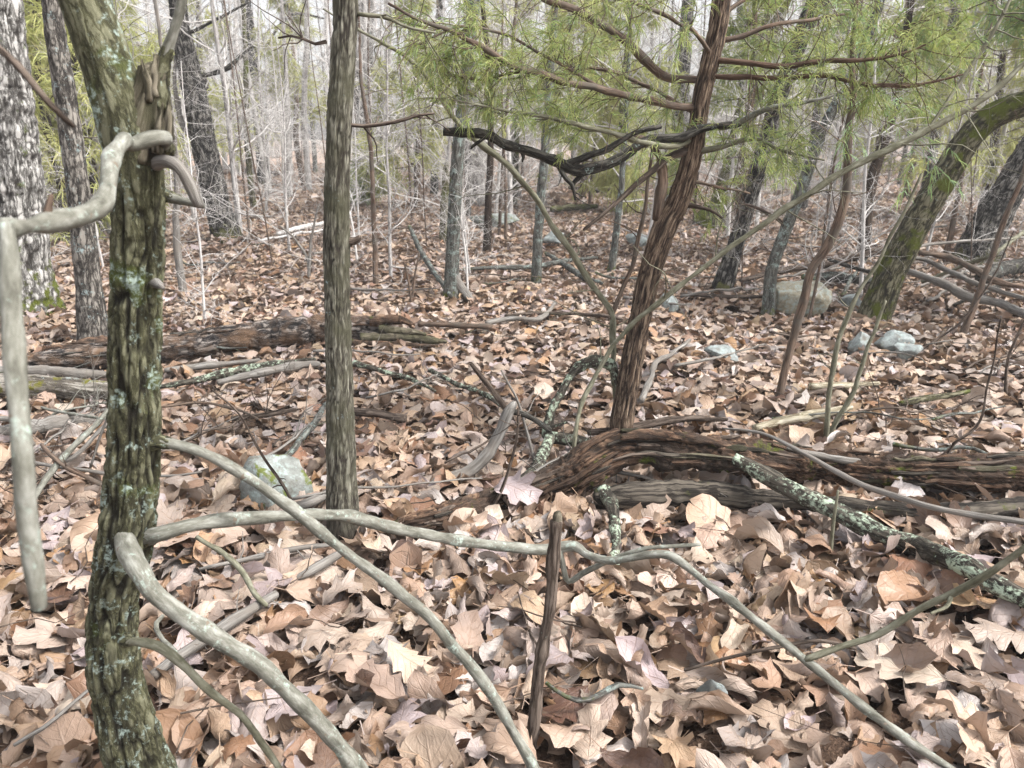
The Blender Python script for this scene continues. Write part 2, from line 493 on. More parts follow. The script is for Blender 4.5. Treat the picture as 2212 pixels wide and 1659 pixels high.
LEAF = leaf_material()
NEEDLE = needle_material('cedar_green_needles', [(.13, .24, .10), (.22, .33, .11), (.34, .40, .13), (.46, .46, .19), (.26, .37, .20), (.40, .32, .16)])
NEEDLE_Y = needle_material('yellow_green_needles', [(.38, .43, .15), (.50, .52, .20), (.60, .58, .25), (.55, .48, .22)])
NEEDLE_B = needle_material('blue_green_needles', [(.17, .31, .18), (.26, .39, .20), (.35, .44, .17), (.42, .46, .15)])
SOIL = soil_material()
ROCK = rock_material('pale_lichened_rock', (.10, .10, .095), (.22, .24, .235), (.36, .39, .38))
ROCKM = rock_material('mossy_grey_rock', (.08, .08, .07), (.19, .20, .185), (.33, .35, .335), .04)
ROCKT = rock_material('tan_and_mint_rock', (.15, .13, .09), (.31, .275, .20), (.42, .47, .44))

# ------------------------------------------------------------------ ground
def ground():
    nr, na = 170, 260
    rad = np.concatenate([[0.0], .25 * (1.0476 ** np.arange(nr))])     # out to about 650 m
    rad = rad[rad < 900]
    an = np.linspace(0, 2 * math.pi, na, endpoint=False)
    X = rad[:, None] * np.sin(an)[None]; Y = rad[:, None] * np.cos(an)[None]
    Z = gz(X, Y)
    Z = Z + (fb(np.stack([X * 6, Y * 6, X * 0], 2), 3, 2) - .5) * .04
    V = np.stack([X, Y, Z - .05], 2).reshape(-1, 3)
    n = len(rad)
    i = np.arange(n - 1)[:, None] * na; j = np.arange(na)[None]; k = (j + 1) % na
    Q = np.stack([i + j, i + na + j, i + na + k, i + k], 2).reshape(-1, 4)
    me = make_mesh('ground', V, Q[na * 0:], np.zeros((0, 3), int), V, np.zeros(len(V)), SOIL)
    o = bpy.data.objects.new('ground', me)
    COL.objects.link(o)
    tag(o, kind='structure')
    return o


GROUND = ground()


# leaves ----------------------------------------------------------
def leaf_mesh(rg, ns, nx, kind, lob=1.0):
    """outline stations along the midrib, then curl, bend, twist and ripple; base at 0, tip at 1"""
    t = np.linspace(0, 1, ns)
    if kind == 'red':      # forward pointing lobes
        env = .37 * np.sin(math.pi * t ** .85) ** .7
        wv = .5 + .5 * np.sin(t * rg.choice([3.2, 4.0]) * 2 * math.pi - 1.2)
        hwL = env * (.50 + .55 * wv ** .8)
        sh = .10 * wv
    elif kind == 'white':  # rounded lobes, wide towards the tip
        env = .31 * (np.sin(math.pi * t ** 1.25) ** .7)
        hwL = env * (.86 + .22 * np.sin(t * 4 * 2 * math.pi))
        sh = np.full(ns, .03)
    elif kind == 'broad':  # broad leaf, widest near the tip
        env = .42 * np.sin(math.pi * np.clip(t, 0, 1) ** 1.6) ** .8
        hwL = env * (1 + .08 * np.sin(t * 5 * math.pi))
        sh = .08 * t
    else:                  # plain oval
        hwL = .26 * np.sin(math.pi * t ** .9) ** .85
        sh = np.zeros(ns)
    hwR = hwL * rg.uniform(.92, 1.08, ns); hwL = hwL * rg.uniform(.85, 1.12, ns)
    s = np.linspace(-1, 1, nx)
    X = np.where(s[None] < 0, hwL[:, None], hwR[:, None]) * s[None]
    Yl = t[:, None] + sh[:, None] * np.abs(s)[None]
    S = np.repeat(s[None], ns, 0); Tt = np.repeat(t[:, None], nx, 1)
    kc = rg.choice([rg.uniform(-2.5, 2.5), rg.uniform(3, 8.5), rg.uniform(-7.5, -3)], p=[.55, .30, .15]) + 1e-3
    taper = 1 + rg.uniform(-.7, .7) * (Tt - .5)
    kk = kc * taper + 1e-4
    x2 = np.sin(X * kk) / kk; z = (1 - np.cos(X * kk)) / kk
    z = z + rg.uniform(.01, .05) * np.sin(Tt * rg.uniform(7, 15) + rg.uniform(0, 6) + S * 1.5) * np.abs(S)
    z = z + (fb(np.stack([X * 6 + rg.uniform(0, 50), Yl * 5, X * 0], 2), int(rg.integers(99)), 2) - .5) * .16
    kl = rg.uniform(-2.2, 2.4) + 1e-3
    rad = 1 / kl
    ang = (Yl - .5) * kl
    yy = np.sin(ang) * (rad - z); zz = rad - np.cos(ang) * (rad - z)
    tw = rg.uniform(-.9, .9) * (Tt - .5)
    x3 = x2 * np.cos(tw) - zz * np.sin(tw) * .6
    z3 = x2 * np.sin(tw) + zz
    V = np.stack([x3, yy, z3], 2).reshape(-1, 3)
    V[:, 2] -= np.percentile(V[:, 2], 20)
    i = np.arange(ns - 1)[:, None] * nx; j = np.arange(nx - 1)[None]
    Q = np.stack([i + j, i + j + 1, i + nx + j + 1, i + nx + j], 2).reshape(-1, 4)
    A = np.stack([S, Tt, S * 0], 2).reshape(-1, 3)
    if ns > 8:              # petiole
        b = V[nx // 2].copy(); n0 = len(V)
        e = b + np.array([rg.uniform(-.06, .06), -.22, rg.uniform(-.03, .06)])
        w = .006
        V = np.vstack([V, b + [w, .02, 0], b + [-w, .02, 0], e + [-w, 0, 0], e + [w, 0, 0]])
        A = np.vstack([A, np.zeros((4, 3))])
        Q = np.vstack([Q, [[n0, n0 + 1, n0 + 2, n0 + 3]]])
    return V, Q, A


KINDS = ['red', 'oval', 'white', 'broad', 'red', 'white', 'red', 'broad']
LOD = []
for ns, nx, cnt in ((15, 5, 32), (7, 3, 24), (3, 3, 14), (3, 2, 10)):
    rg = np.random.default_rng(ns)
    LOD.append([leaf_mesh(rg, ns, nx, KINDS[i % len(KINDS)]) for i in range(cnt)])


def rot_mats(n, rg, sig, wild):
    yaw = rg.uniform(0, 2 * math.pi, n)
    tilt = np.abs(rg.normal(0, sig, n))
    w = rg.random(n) < wild
    tilt = np.where(w, rg.uniform(R(40), R(95), n), tilt)
    flip = rg.random(n) < .45
    tilt = np.where(flip, math.pi - tilt, tilt)
    ax = rg.uniform(0, 2 * math.pi, n)
    k = np.stack([np.cos(ax), np.sin(ax), 0 * ax], 1)
    K = np.zeros((n, 3, 3))
    K[:, 0, 2] = k[:, 1]; K[:, 1, 2] = -k[:, 0]; K[:, 2, 0] = -k[:, 1]; K[:, 2, 1] = k[:, 0]
    I = np.eye(3)[None]
    Rt = I + np.sin(tilt)[:, None, None] * K + (1 - np.cos(tilt))[:, None, None] * (K @ K)
    c, s = np.cos(yaw), np.sin(yaw)
    Rz = np.zeros((n, 3, 3)); Rz[:, 0, 0] = c; Rz[:, 0, 1] = -s; Rz[:, 1, 0] = s; Rz[:, 1, 1] = c; Rz[:, 2, 2] = 1
    return Rt @ Rz


def scatter(y0, y1, dens, rg, slope=.78, mrg=.7):
    """random points on the forest floor between two distances, in the wedge that the place needs"""
    area = (y1 - y0) * ((y0 + y1) * slope + 2 * mrg)
    n = int(area * dens)
    hw1 = slope * y1 + mrg
    y = np.sqrt(rg.random(int(n * 1.8)) * (y1 ** 2 - max(y0, 0) ** 2) + max(y0, 0) ** 2)
    x = rg.uniform(-1, 1, len(y)) * (slope * y + mrg)
    return x[:n], y[:n]


def litter():
    rg = np.random.default_rng(11)
    bands = [(.75, 3.3, 520, 0, .138, .38), (3.3, 7.5, 520, 1, .110, .30), (7.5, 17, 290, 2, .122, .28), (17, 46, 46, 3, .22, .25)]
    Vs, Qs, As, Ns = [], [], [], []
    off = 0
    named = None
    for bi, (y0, y1, dens, lod, size, sig) in enumerate(bands):
        x, y = scatter(y0, y1, dens, rg)
        n = len(x)
        L = size * np.clip(rg.normal(1, .28, n), .35, 1.75)
        lay = rg.random(n)
        drift = (fb(np.stack([x * 2.6, y * 2.6, x * 0], 1), 5, 2) - .5) * .07
        z = gz(x, y) - .045 + lay * .06 + np.maximum(drift, -.015)
        M3 = rot_mats(n, rg, sig, .13 if bi < 2 else .18) * L[:, None, None]
        pos = np.stack([x, y, z], 1)
        rnd = rg.random(n)
        old = (lay < .60) & (rg.random(n) < .85)      # lower leaves get dark rot colours, painting shade into the gaps
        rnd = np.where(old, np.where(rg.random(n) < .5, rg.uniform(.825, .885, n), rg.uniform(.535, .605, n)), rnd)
        var = rg.integers(0, len(LOD[lod]), n)
        keep = np.ones(n, bool)
        if bi == 0:
            # the largest-looking leaves lying on top become leaf objects of their own
            d = pos - np.array([0, 0, CAMZ])
            dep = d[:, 1] * math.cos(PITCH) - d[:, 2] * math.sin(PITCH)
            vv = d[:, 1] * math.sin(PITCH) + d[:, 2] * math.cos(PITCH)
            inside = (np.abs(d[:, 0] / dep) < .645) & (vv / dep > -.485) & (lay > .72)
            order = np.argsort(np.where(inside, -(L / dep), 0))[:300]
            keep[order] = False
            named = [(pos[i] + [0, 0, .012], M3[i], int(var[i])) for i in order]
        for k in range(len(LOD[lod])):
            V, Q, A = LOD[lod][k]
            idx = np.nonzero((var == k) & keep)[0]
            if not len(idx): continue
            VV = np.einsum('nij,vj->nvi', M3[idx], V) + pos[idx][:, None]
            Vs.append(VV.reshape(-1, 3))
            Qs.append((Q[None] + (np.arange(len(idx)) * len(V))[:, None, None] + off).reshape(-1, 4))
            As.append(np.tile(A, (len(idx), 1)))
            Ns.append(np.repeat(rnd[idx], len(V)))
            off += len(idx) * len(V)
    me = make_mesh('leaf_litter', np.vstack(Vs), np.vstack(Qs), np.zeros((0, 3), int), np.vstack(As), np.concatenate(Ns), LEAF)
    o = bpy.data.objects.new('leaf_litter', me)
    COL.objects.link(o)
    o.parent = GROUND
    o['kind'] = 'stuff'
    meshes = []
    for V, Q, A in LOD[0]:
        meshes.append(make_mesh('leaf', V, Q, np.zeros((0, 3), int), A, np.zeros(len(V)), LEAF))
    from mathutils import Matrix
    for p, m, k in named:
        q = bpy.data.objects.new('leaf', meshes[k])
        COL.objects.link(q)
        q.parent = GROUND
        q.matrix_local = Matrix.Translation(Vector(p)) @ Matrix(m.tolist()).to_4x4()


litter()


def twig_litter():
    rg = np.random.default_rng(21)
    mb = MB()
    for y0, y1, dens in ((.8, 4, 9), (4, 9, 4.5), (9, 20, 1.3)):
        x, y = scatter(y0, y1, dens, rg)
        for a, b in zip(x, y):
            L = rg.uniform(.08, .4); an = rg.uniform(0, math.pi)
            z0 = float(gz(a, b)) + rg.uniform(.03, .07)
            u = np.linspace(-.5, .5, 4)
            P = np.stack([a + np.cos(an) * u * L + rg.normal(0, .012, 4), b + np.sin(an) * u * L + rg.normal(0, .012, 4), z0 + rg.normal(0, .012, 4)], 1)
            tube(mb, P, np.linspace(1, .5, 4) * rg.uniform(.0012, .0035) * (1 if b < 6 else 1.6), 4, L / 5, tip=False)
    o = bpy.data.objects.new('twig_litter', mb.mesh('twig_litter', B['stick']))
    COL.objects.link(o)
    o.parent = GROUND
    o['kind'] = 'stuff'


twig_litter()


# ------------------------------------------------------------------ trees measured from the photograph
def wpath(pts, Y):
    """[(px, py) or (px, py, dY)] -> world points and depths"""
    o = [at(p[0], p[1], Y + (p[2] if len(p) > 2 else 0)) for p in pts]
    return np.array([a for a, _ in o]), np.array([t for _, t in o])


def radii(ws, dep, n):
    w = np.interp(np.linspace(0, 1, n), np.linspace(0, 1, len(ws)), ws)
    return w / 2 / F * dep


def furrow(scale, amp, stretch, seed, sharp=1.0, cross=.35, fade=None, tight=3.6):
    """deep cracks running along the trunk, joined by shallower cross cracks, between raised plates"""
    def f(bk, ang, s, r):
        p = bk * np.array([scale, scale, scale * stretch])
        w = np.stack([vn(p * .9 + 9 + 31 * k, seed + 5 + k) - .5 for k in range(3)], -1) * .9
        n = vn(p + w, seed) + .22 * (vn(p * 2.3 + 5, seed + 2) - .5)
        crack = np.clip(1 - np.abs(2 * n - 1) * tight, 0, 1) ** sharp
        q = bk * np.array([scale * .8, scale * .8, scale * stretch * 2.6]) + w * .8
        c2 = np.clip(1 - np.abs(2 * vn(q, seed + 11) - 1) * 4.5, 0, 1) * cross
        crack = np.maximum(crack, c2)
        if fade: crack = crack * np.clip((fade[1] - bk[..., 2]) / (fade[1] - fade[0]), 0, 1)
        lump = fb(bk * np.array([14, 14, 5]), seed + 8, 2) - .5
        fine = fb(bk * np.array([240, 240, 90]), seed + 3, 2) - .5
        f.rel = 1 - crack
        return -crack * amp + lump * amp * .9 + fine * amp * .35
    return f


def tree(name, label, cat, pts, w, mat, sides=12, ext=2.5, disp=None, step=.05, group=None, flare=1.0, sink=.06, seed=0, Y=None, wob=.0):
    """a trunk from its foot upwards, carried on above the frame; returns root, path, radii, distance"""
    b, _ = onground(*pts[0][:2])
    Y = Y or b[1]
    P, dep = wpath(pts, Y)
    Rr = radii(w, dep, len(pts))
    foot = P[0] - (P[1] - P[0]) / np.linalg.norm(P[1] - P[0]) * sink
    root = empty(name, tuple(P[0]), label, cat, group)
    PP = [foot]; RR = [Rr[0] * flare]
    if flare > 1:
        d = (P[1] - P[0]); L = np.linalg.norm(d)
        PP += [P[0], P[0] + d * min(.5, Rr[0] * 1.6 / L)]; RR += [Rr[0] * (1 + (flare - 1) * .6), Rr[0]]
        PP += list(P[1:]); RR += list(Rr[1:])
    else:
        PP += list(P); RR += list(Rr)
    if ext:
        d = P[-1] - P[-2]; d = d / np.linalg.norm(d)
        d2 = d * .7 + np.array([0, 0, .3]); d2 /= np.linalg.norm(d2)
        PP += [P[-1] + d2 * ext * .5, P[-1] + d2 * ext]; RR += [Rr[-1] * .85, Rr[-1] * .55]
    mb = MB()
    Pp, rr = tube(mb, PP, RR, sides, step, disp=disp, seed=seed, wob=wob, knot=.10)
    tr = part(mb, 'trunk', B[mat], root)
    return root, Pp, rr, Y, tr


def limb(root, name, pts, w, mat, Y, sides=7, step=.03, wob=.012, tw=None, parent=None, seed=0, disp=None, label=None, down=0):
    P, dep = wpath(pts, Y)
    if mat == 'pale': w = [k * .88 for k in w]
    Rr = radii(w, dep, len(pts))
    mb = MB()
    if disp is None and sides >= 9:
        rm = float(np.mean(Rr))
        def disp(bk, ang, s_, r_):
            k = fb(bk * np.array([30, 30, 16]) + seed, seed + 2, 2) - .5
            ring = np.clip(fb(np.stack([s_ * 13 + seed, s_ * 0, s_ * 0], 1), seed + 7, 1) - .68, 0, 1)[:, None]
            side_ = .6 + .4 * np.cos(ang + seed)
            return rm * (k * .60 + ring * 1.3 * side_ + (fb(bk * np.array([260, 260, 80]), seed, 2) - .5) * .16)
    if sides >= 9 and name == 'branch':      # swollen collar where it leaves the trunk
        q = P[0] + (P[1] - P[0]) * .35
        P = np.vstack([P[:1], [q], P[1:]])
        Rr = np.concatenate([[Rr[0] * 1.2], [Rr[0] * 1.05], Rr[1:]])
    Pp, rr = tube(mb, P, Rr, sides, step, wob=wob, seed=seed, knot=.35, disp=disp)
    o = part(mb, name, B[mat], root, parent, label)
    if root.name.startswith('furrowed_tree') and name == 'branch':
        mc = MB()
        tube(mc, Pp[:max(4, int(.055 / step))], np.linspace(2.0, 1.05, 4)[np.clip(np.arange(max(4, int(.055 / step))) * 4 // max(4, int(.055 / step)), 0, 3)] * Rr[min(3, len(Rr) - 1)], 22, .005, disp=furrow(120, .004, .3, seed + 3, tight=4))
        part(mc, 'branch_collar', B['near'], root, o)
    ends = []
    for k in range(tw[0] if tw else 0):
        mk = MB()
        ends += twigs(mk, Pp, rr, 1, tw[1], seed * 31 + 77 + k, down=down, lv=tw[2] if len(tw) > 2 else 1, rad=.004)
        part(mk, 'twig', B[mat], root, None if parent else o)
    return o, Pp, rr, ends


# --- 1 the furrowed tree close on the left
root, P, r, NY, _ = tree('furrowed_tree', 'nearest tree with furrowed green bark, broken stub and pale drooping branches', 'tree',
    [(312, 1700), (285, 1600), (248, 1450), (245, 1300), (272, 1170), (289, 1000), (292, 850), (293, 700), (298, 550), (299, 420), (290, 330), (268, 240), (232, 140), (190, 20), (160, -70), (125, -190), (90, -330)],
    [132, 122, 108, 102, 118, 112, 108, 106, 108, 112, 118, 116, 108, 104, 100, 96, 90], 'near', sides=110, step=.007, ext=.4, disp=furrow(62, .010, .17, 3, .9, .6, (1.30, 1.48), 3.4), flare=1.15)
mb = MB()
Ps, dep = wpath([(300, 345), (312, 260), (325, 190), (330, 150)], NY)
tube(mb, Ps, radii([112, 92, 74, 62], dep, 4), 40, .008, disp=furrow(60, .006, .1, 8))
stub = part(mb, 'broken_stub', B['wood'], root)
for i, (a, b, c, d, w0, w1, dy) in enumerate([(318, 215, 308, 128, 26, 16, -.02), (333, 210, 336, 122, 34, 24, -.015), (350, 240, 352, 150, 30, 12, .0), (302, 250, 296, 165, 22, 6, .01), (362, 300, 372, 210, 26, 8, -.01), (340, 330, 358, 225, 30, 10, -.03)]):
    mb = MB()
    Ps, dep = wpath([(a, b), ((a + c) / 2 + 2, (b + d) / 2), (c, d)], NY + dy)
    tube(mb, Ps, radii([w0, w0 * .8, w1 * .45], dep, 3), 12, .006, wob=.014, seed=i, disp=furrow(120, .004, .08, 40 + i))
    part(mb, 'splinter', B['wood'], root, stub)
limb(root, 'branch', [(345, 235), (348, 160), (362, 90), (385, 20), (400, -40), (420, -160)], [26, 30, 30, 28, 26, 20], 'pale', NY, 12, seed=1, label='thin pale bare branch rising beside the broken stub')
o, *_ = limb(root, 'branch', [(352, 318, .03), (358, 296, -.05), (330, 300, -.09), (280, 315, -.12), (262, 302, -.16), (240, 335, -.24), (212, 450, -.38), (110, 480, -.5), (12, 492, -.6)], [30, 34, 32, 34, 42, 44, 44, 46, 50], 'pale', NY, 14, .012, seed=2, label='pale crooked branch reaching towards the camera')
limb(root, 'twig', [(12, 488, -.6), (22, 560, -.62), (34, 750, -.66), (50, 950, -.7), (62, 1120, -.71), (86, 1315, -.72)], [38, 42, 44, 46, 44, 40], 'pale', NY, 12, .012, .004, parent=o, seed=3)
limb(root, 'twig', [(100, 480, -.5), (104, 455, -.5), (112, 422, -.5)], [22, 20, 10], 'brown', NY, 8, .01, .002, parent=o, seed=4)
limb(root, 'branch', [(308, 372, .02), (355, 350, -.03), (388, 362, -.05), (412, 400, -.05), (428, 436, -.05), (436, 442, -.04)], [30, 26, 24, 24, 24, 16], 'grey', NY, 12, .01, .004, seed=5, label='short dead hooked branch bending down')
limb(root, 'branch', [(345, 418, .02), (380, 430, .02), (412, 438, .0), (438, 444, -.02)], [20, 24, 20, 16], 'pale', NY, 10, .01, .003, seed=6)
limb(root, 'branch', [(320, 606, 0), (338, 612, -.02), (352, 622, -.05)], [26, 22, 10], 'grey', NY, 8, .008, .002, seed=7, label='snapped knob of a lost branch')
limb(root, 'branch', [(325, 955, .0), (360, 956, -.01), (450, 982, -.01), (560, 1042, 0), (650, 1112, 0), (760, 1202, .02), (880, 1292, .02), (980, 1400, .02), (1060, 1500, .02), (1120, 1592, .02), (1156, 1665, .0), (1165, 1720, 0)],
     [34, 27, 26, 27, 27, 28, 28, 28, 28, 28, 30, 26], 'pale', NY, 14, .015, .014, seed=8, label='long pale branch sloping down to the leaves in front')
o, *_ = limb(root, 'branch', [(310, 1162, 0), (350, 1152, -.02), (430, 1132, .0), (520, 1122, .05), (620, 1114, .1), (700, 1113, .15), (760, 1118, .2), (860, 1142, .27), (980, 1166, .35), (1100, 1182, .4), (1180, 1186, .43), (1240, 1180, .42), (1270, 1198, .4), (1320, 1212, .36), (1400, 1198, .32), (1452, 1202, .3), (1520, 1252, .26), (1600, 1312, .18), (1750, 1432, .12), (1900, 1552, .06), (2060, 1665, .0), (2110, 1700, -.02)],
     [40, 38, 32, 30, 30, 31, 30, 29, 28, 26, 25, 24, 20, 20, 22, 22, 19, 19, 22, 22, 22, 20], 'pale', NY, 14, .015, .010, seed=9, label='long pale branch reaching right across the fallen log')
limb(root, 'twig', [(1208, 1188, .42), (1215, 1215, .42), (1226, 1256, .42), (1262, 1236, .41), (1310, 1214, .38), (1390, 1186, .36), (1450, 1180, .36), (1512, 1176, .36)], [16, 15, 16, 14, 14, 12, 11, 8], 'pale', NY, 8, .012, .004, parent=o, seed=10)
limb(root, 'twig', [(1738, 1425, .12), (1830, 1395, .11), (1900, 1370, .1), (2000, 1310, .08), (2060, 1280, .06), (2140, 1235, .02), (2240, 1165, -.03)], [13.3, 14.8, 14.8, 15.6, 14.8, 15.6, 14.0], 'palegreen', NY, 8, .015, .008, parent=o, seed=11)
limb(root, 'twig', [(2055, 1286, .06), (2045, 1310, .04), (2012, 1325, .0)], [10, 9, 6], 'palegreen', NY, 6, .01, .002, parent=o, seed=12)
limb(root, 'twig', [(1850, 1402, .19), (1770, 1385, .2), (1690, 1395, .2), (1600, 1415, .2), (1480, 1448, .2)], [6, 9, 9, 8, 7], 'stick', NY, 6, .015, .006, parent=o, seed=13)
limb(root, 'branch', [(262, 1120, .03), (272, 1166, -.045), (302, 1232, -.125), (335, 1285, -.14), (400, 1335, -.13), (480, 1388, -.12), (560, 1440, -.1), (640, 1512, -.08), (710, 1585, -.06), (775, 1665, -.04), (800, 1705, -.04)],
     [44, 50, 47, 44, 42, 40, 40, 40, 40, 42, 40], 'pale', NY, 18, .012, .010, seed=14, label='thick pale branch arching down from the trunk to the leaves')
limb(root, 'branch', [(270, 1385, -.06), (300, 1388, -.09), (350, 1402, -.1), (400, 1440, -.1), (450, 1490, -.09), (520, 1545, -.07), (560, 1600, -.06), (605, 1665, -.04)], [18, 17, 16, 16, 16, 15, 15, 14], 'palegreen', NY, 9, .012, .008, seed=15)
limb(root, 'twig', [(-40, 70, -.5), (40, 140, -.5), (100, 215, -.5), (160, 274, -.48)], [14, 16, 16, 10], 'stick', NY, 8, .015, .004, parent=stub, seed=16)

# --- 2 slim upright trunk
root, P, r, Y2, _ = tree('slim_tree', 'slim straight trunk left of centre with grey bark, dark at its foot', 'tree',
    [(742, 1158), (738, 1050), (735, 900), (732, 760), (728, 600), (728, 420), (734, 250), (742, 100), (747, -60)],
    [70, 66, 60, 56, 57, 56, 54, 54, 54], 'slim', sides=84, step=.009, ext=2.5, disp=furrow(90, .0045, .2, 5, .8, .7), flare=1.1)
limb(root, 'branch', [(740, 268), (800, 270), (860, 264), (900, 252), (940, 246)], [10, 10, 9, 8, 5], 'stick', Y2, 6, seed=20, tw=(5, .15))
limb(root, 'branch', [(745, 522), (768, 520), (778, 512)], [20, 16, 12], 'stick', Y2, 8, .01, .0, seed=21, label='dead snapped stub')
limb(root, 'branch', [(770, 30), (830, 35), (880, 60), (940, 70)], [10, 9, 7, 5], 'palegreen', Y2, 6, seed=22, tw=(6, .2))
limb(root, 'branch', [(705, 90), (670, 92), (640, 75), (600, 80)], [9, 8, 6, 4], 'stick', Y2, 6, seed=23, tw=(6, .2))

# --- 3 the red cedar
CEDARPTS = [(1340, 962), (1345, 900), (1362, 800), (1380, 700), (1402, 600), (1432, 500), (1462, 440), (1486, 370), (1504, 290), (1516, 210), (1535, 130), (1552, 50), (1562, -40)]
cedar, CP, CR, CY, _ = tree('red_cedar', 'leaning red cedar with shredding brown bark rising behind the fallen log', 'tree', CEDARPTS,
    [52, 50, 48, 48, 50, 52, 50, 46, 42, 42, 42, 42, 42], 'cedar', sides=56, step=.012, ext=1.8, disp=furrow(80, .007, .09, 9, .9, .5), flare=1.15)
FOL = MB()


def strands(mb, base, direc, n, length, width, rg, spread=.55, droop=.5):
    """n drooping needle strands starting at the given points"""
    base = np.asarray(base); m = len(base)
    i = rg.integers(0, m, n)
    b = base[i] + rg.normal(0, .004, (n, 3))
    d = np.asarray(direc)[i] + rg.normal(0, spread, (n, 3)) + np.array([0, 0, -droop * .4])
    d /= np.linalg.norm(d, axis=1)[:, None]
    L = length * rg.uniform(.5, 1.35, n)[:, None]
    sd_ = np.cross(d, rg.normal(size=(n, 3))); sd_ /= np.linalg.norm(sd_, axis=1)[:, None] + 1e-9
    w = width * rg.uniform(.6, 1.2, n)[:, None]
    p1 = b + d * L * .5
    d2 = d + np.array([0, 0, -droop]); d2 /= np.linalg.norm(d2, axis=1)[:, None]
    p2 = p1 + d2 * L * .55
    V = np.stack([b - sd_ * w * .4, b + sd_ * w * .4, p1 - sd_ * w * .5, p1 + sd_ * w * .5, p2], 1).reshape(-1, 3)
    o = np.arange(n)[:, None] * 5
    Q = o + np.array([0, 1, 3, 2]); T = o + np.array([2, 3, 4])
    cl = np.repeat(np.clip(rg.normal(.45, .25, m), 0, 1)[i] * .7 + rg.random(n) * .3, 5)
    mb.add(V, Q, T, np.zeros_like(V), cl)


def dress(fol, tw_mb, P, r, n, ln, per, sl, sw, seed, droop=.6, t0=.1):
    """green branchlets with needle strands along a limb"""
    rg = np.random.default_rng(seed)
    ends = twigs(tw_mb, P, r, n, ln, seed, down=.25, lv=2, t0=t0, rad=.0028, fwd=.8)
    for pts, rr in ends:
        d = np.gradient(pts, axis=0); d /= np.linalg.norm(d, axis=1)[:, None] + 1e-9
        L = np.linalg.norm(pts[-1] - pts[0])
        k = max(3, int(per * L / ln))
        u = np.linspace(.15, 1, 12)
        bp = np.stack([np.interp(u, np.linspace(0, 1, len(pts)), pts[:, c]) for c in range(3)], 1)
        bd = np.stack([np.interp(u, np.linspace(0, 1, len(pts)), d[:, c]) for c in range(3)], 1)
        strands(fol, bp, bd, k, sl, sw, rg, droop=droop)


CB = [  # points, widths, mat, foliage branchlets, length
    ([(1505, 232, 0), (1440, 226, -.05), (1300, 192, -.15), (1140, 155, -.3), (1020, 95, -.42), (900, 40, -.5), (840, 5, -.55)], [16, 18, 16, 15, 12, 8, 5], 'brown', 46, .26),
    ([(1525, 175, 0), (1450, 165, .05), (1400, 132, .08), (1330, 70, .1), (1250, 30, .12), (1160, -10, .15)], [14, 20, 22, 18, 16, 12], 'brown', 20, .24),
    ([(1500, 300, 0), (1440, 318, -.1), (1340, 292, -.18), (1240, 268, -.25), (1100, 240, -.35), (980, 215, -.4)], [10, 12, 12, 10, 8, 4], 'palegreen', 34, .24),
    ([(1510, 250, 0), (1420, 200, .25), (1300, 150, .45), (1180, 160, .6), (1060, 120, .7)], [10, 9, 8, 7, 4], 'brown', 30, .28),
    ([(1555, 88, 0), (1600, 78, .0), (1660, 55, 0), (1740, 45, .05), (1820, 30, .1)], [14, 12, 10, 8, 5], 'brown', 14, .24),
    ([(1540, 130, 0), (1580, 132, -.05), (1680, 140, -.1), (1790, 132, -.15), (1880, 128, -.2), (2000, 95, -.25)], [14, 13, 12, 11, 8, 4], 'cedar_', 22, .26),
    ([(1530, 165, 0), (1600, 168, -.05), (1700, 168, -.1), (1780, 164, -.15), (1840, 174, -.15), (1900, 186, -.15), (1990, 185, -.2), (2080, 160, -.25)], [12, 12, 11, 12, 11, 10, 7, 4], 'cedar_', 24, .28),
    ([(1515, 270, 0), (1570, 275, -.05), (1650, 238, -.15), (1720, 222, -.2), (1800, 205, -.25)], [14, 14, 12, 9, 5], 'pale', 16, .24),
    ([(1500, 330, 0), (1560, 318, -.05), (1640, 300, -.1), (1700, 330, -.15), (1780, 345, -.2)], [14, 12, 9, 7, 4], 'palegreen', 16, .24),
    ([(1538, 120, 0), (1490, 60, -.2), (1400, 20, -.35), (1260, -20, -.5)], [10, 9, 8, 5], 'brown', 16, .25),
    ([(1480, 390, 0), (1540, 400, .1), (1620, 420, .2)], [9, 7, 4], 'brown', 8, .2),
    ([(1300, 192, -.15), (1180, 120, -.2), (1080, 70, -.25), (980, 62, -.3), (900, 95, -.35)], [8, 7, 7, 6, 4], 'brown', 34, .26),
    ([(1140, 155, -.3), (1040, 175, -.3), (960, 160, -.32)], [7, 6, 4], 'brown', 16, .2),
    ([(1545, 60, .0), (1620, -10, .1), (1760, -40, .15), (1900, -30, .2)], [10, 9, 8, 5], 'brown', 20, .3),
]
for i, (pts, w, mat, n, ln) in enumerate(CB):
    Pw, dep = wpath(pts, CY)
    mb = MB()
    Pp, rr = tube(mb, Pw, radii(w, dep, len(pts)), 7, .03, wob=.03, seed=30 + i, knot=.4)
    dress(FOL, mb, Pp, rr, int(n * .66), ln, 62, .046, .0026, 300 + i)
    twigs(mb, Pp, rr, 10, .35, 500 + i, down=.1, lv=2, rad=.0025)
    part(mb, 'branch', B[mat], cedar)
part(FOL, 'foliage', NEEDLE, cedar, smooth=False)
limb(cedar, 'branch', [(1500, 322, 0), (1450, 338, -.04), (1400, 378, -.08), (1340, 430, -.1), (1262, 496, -.12)], [20, 18, 14, 12, 7], 'stick', CY, 8, seed=60, label='bare dead branch pointing down to the left')
limb(cedar, 'branch', [(1420, 475, .0), (1428, 420, -.02), (1432, 370, -.02), (1420, 330, -.03), (1390, 300, -.04), (1345, 292, -.05)], [20, 24, 22, 16, 13, 8], 'brown', CY, 9, seed=61, tw=(6, .18))
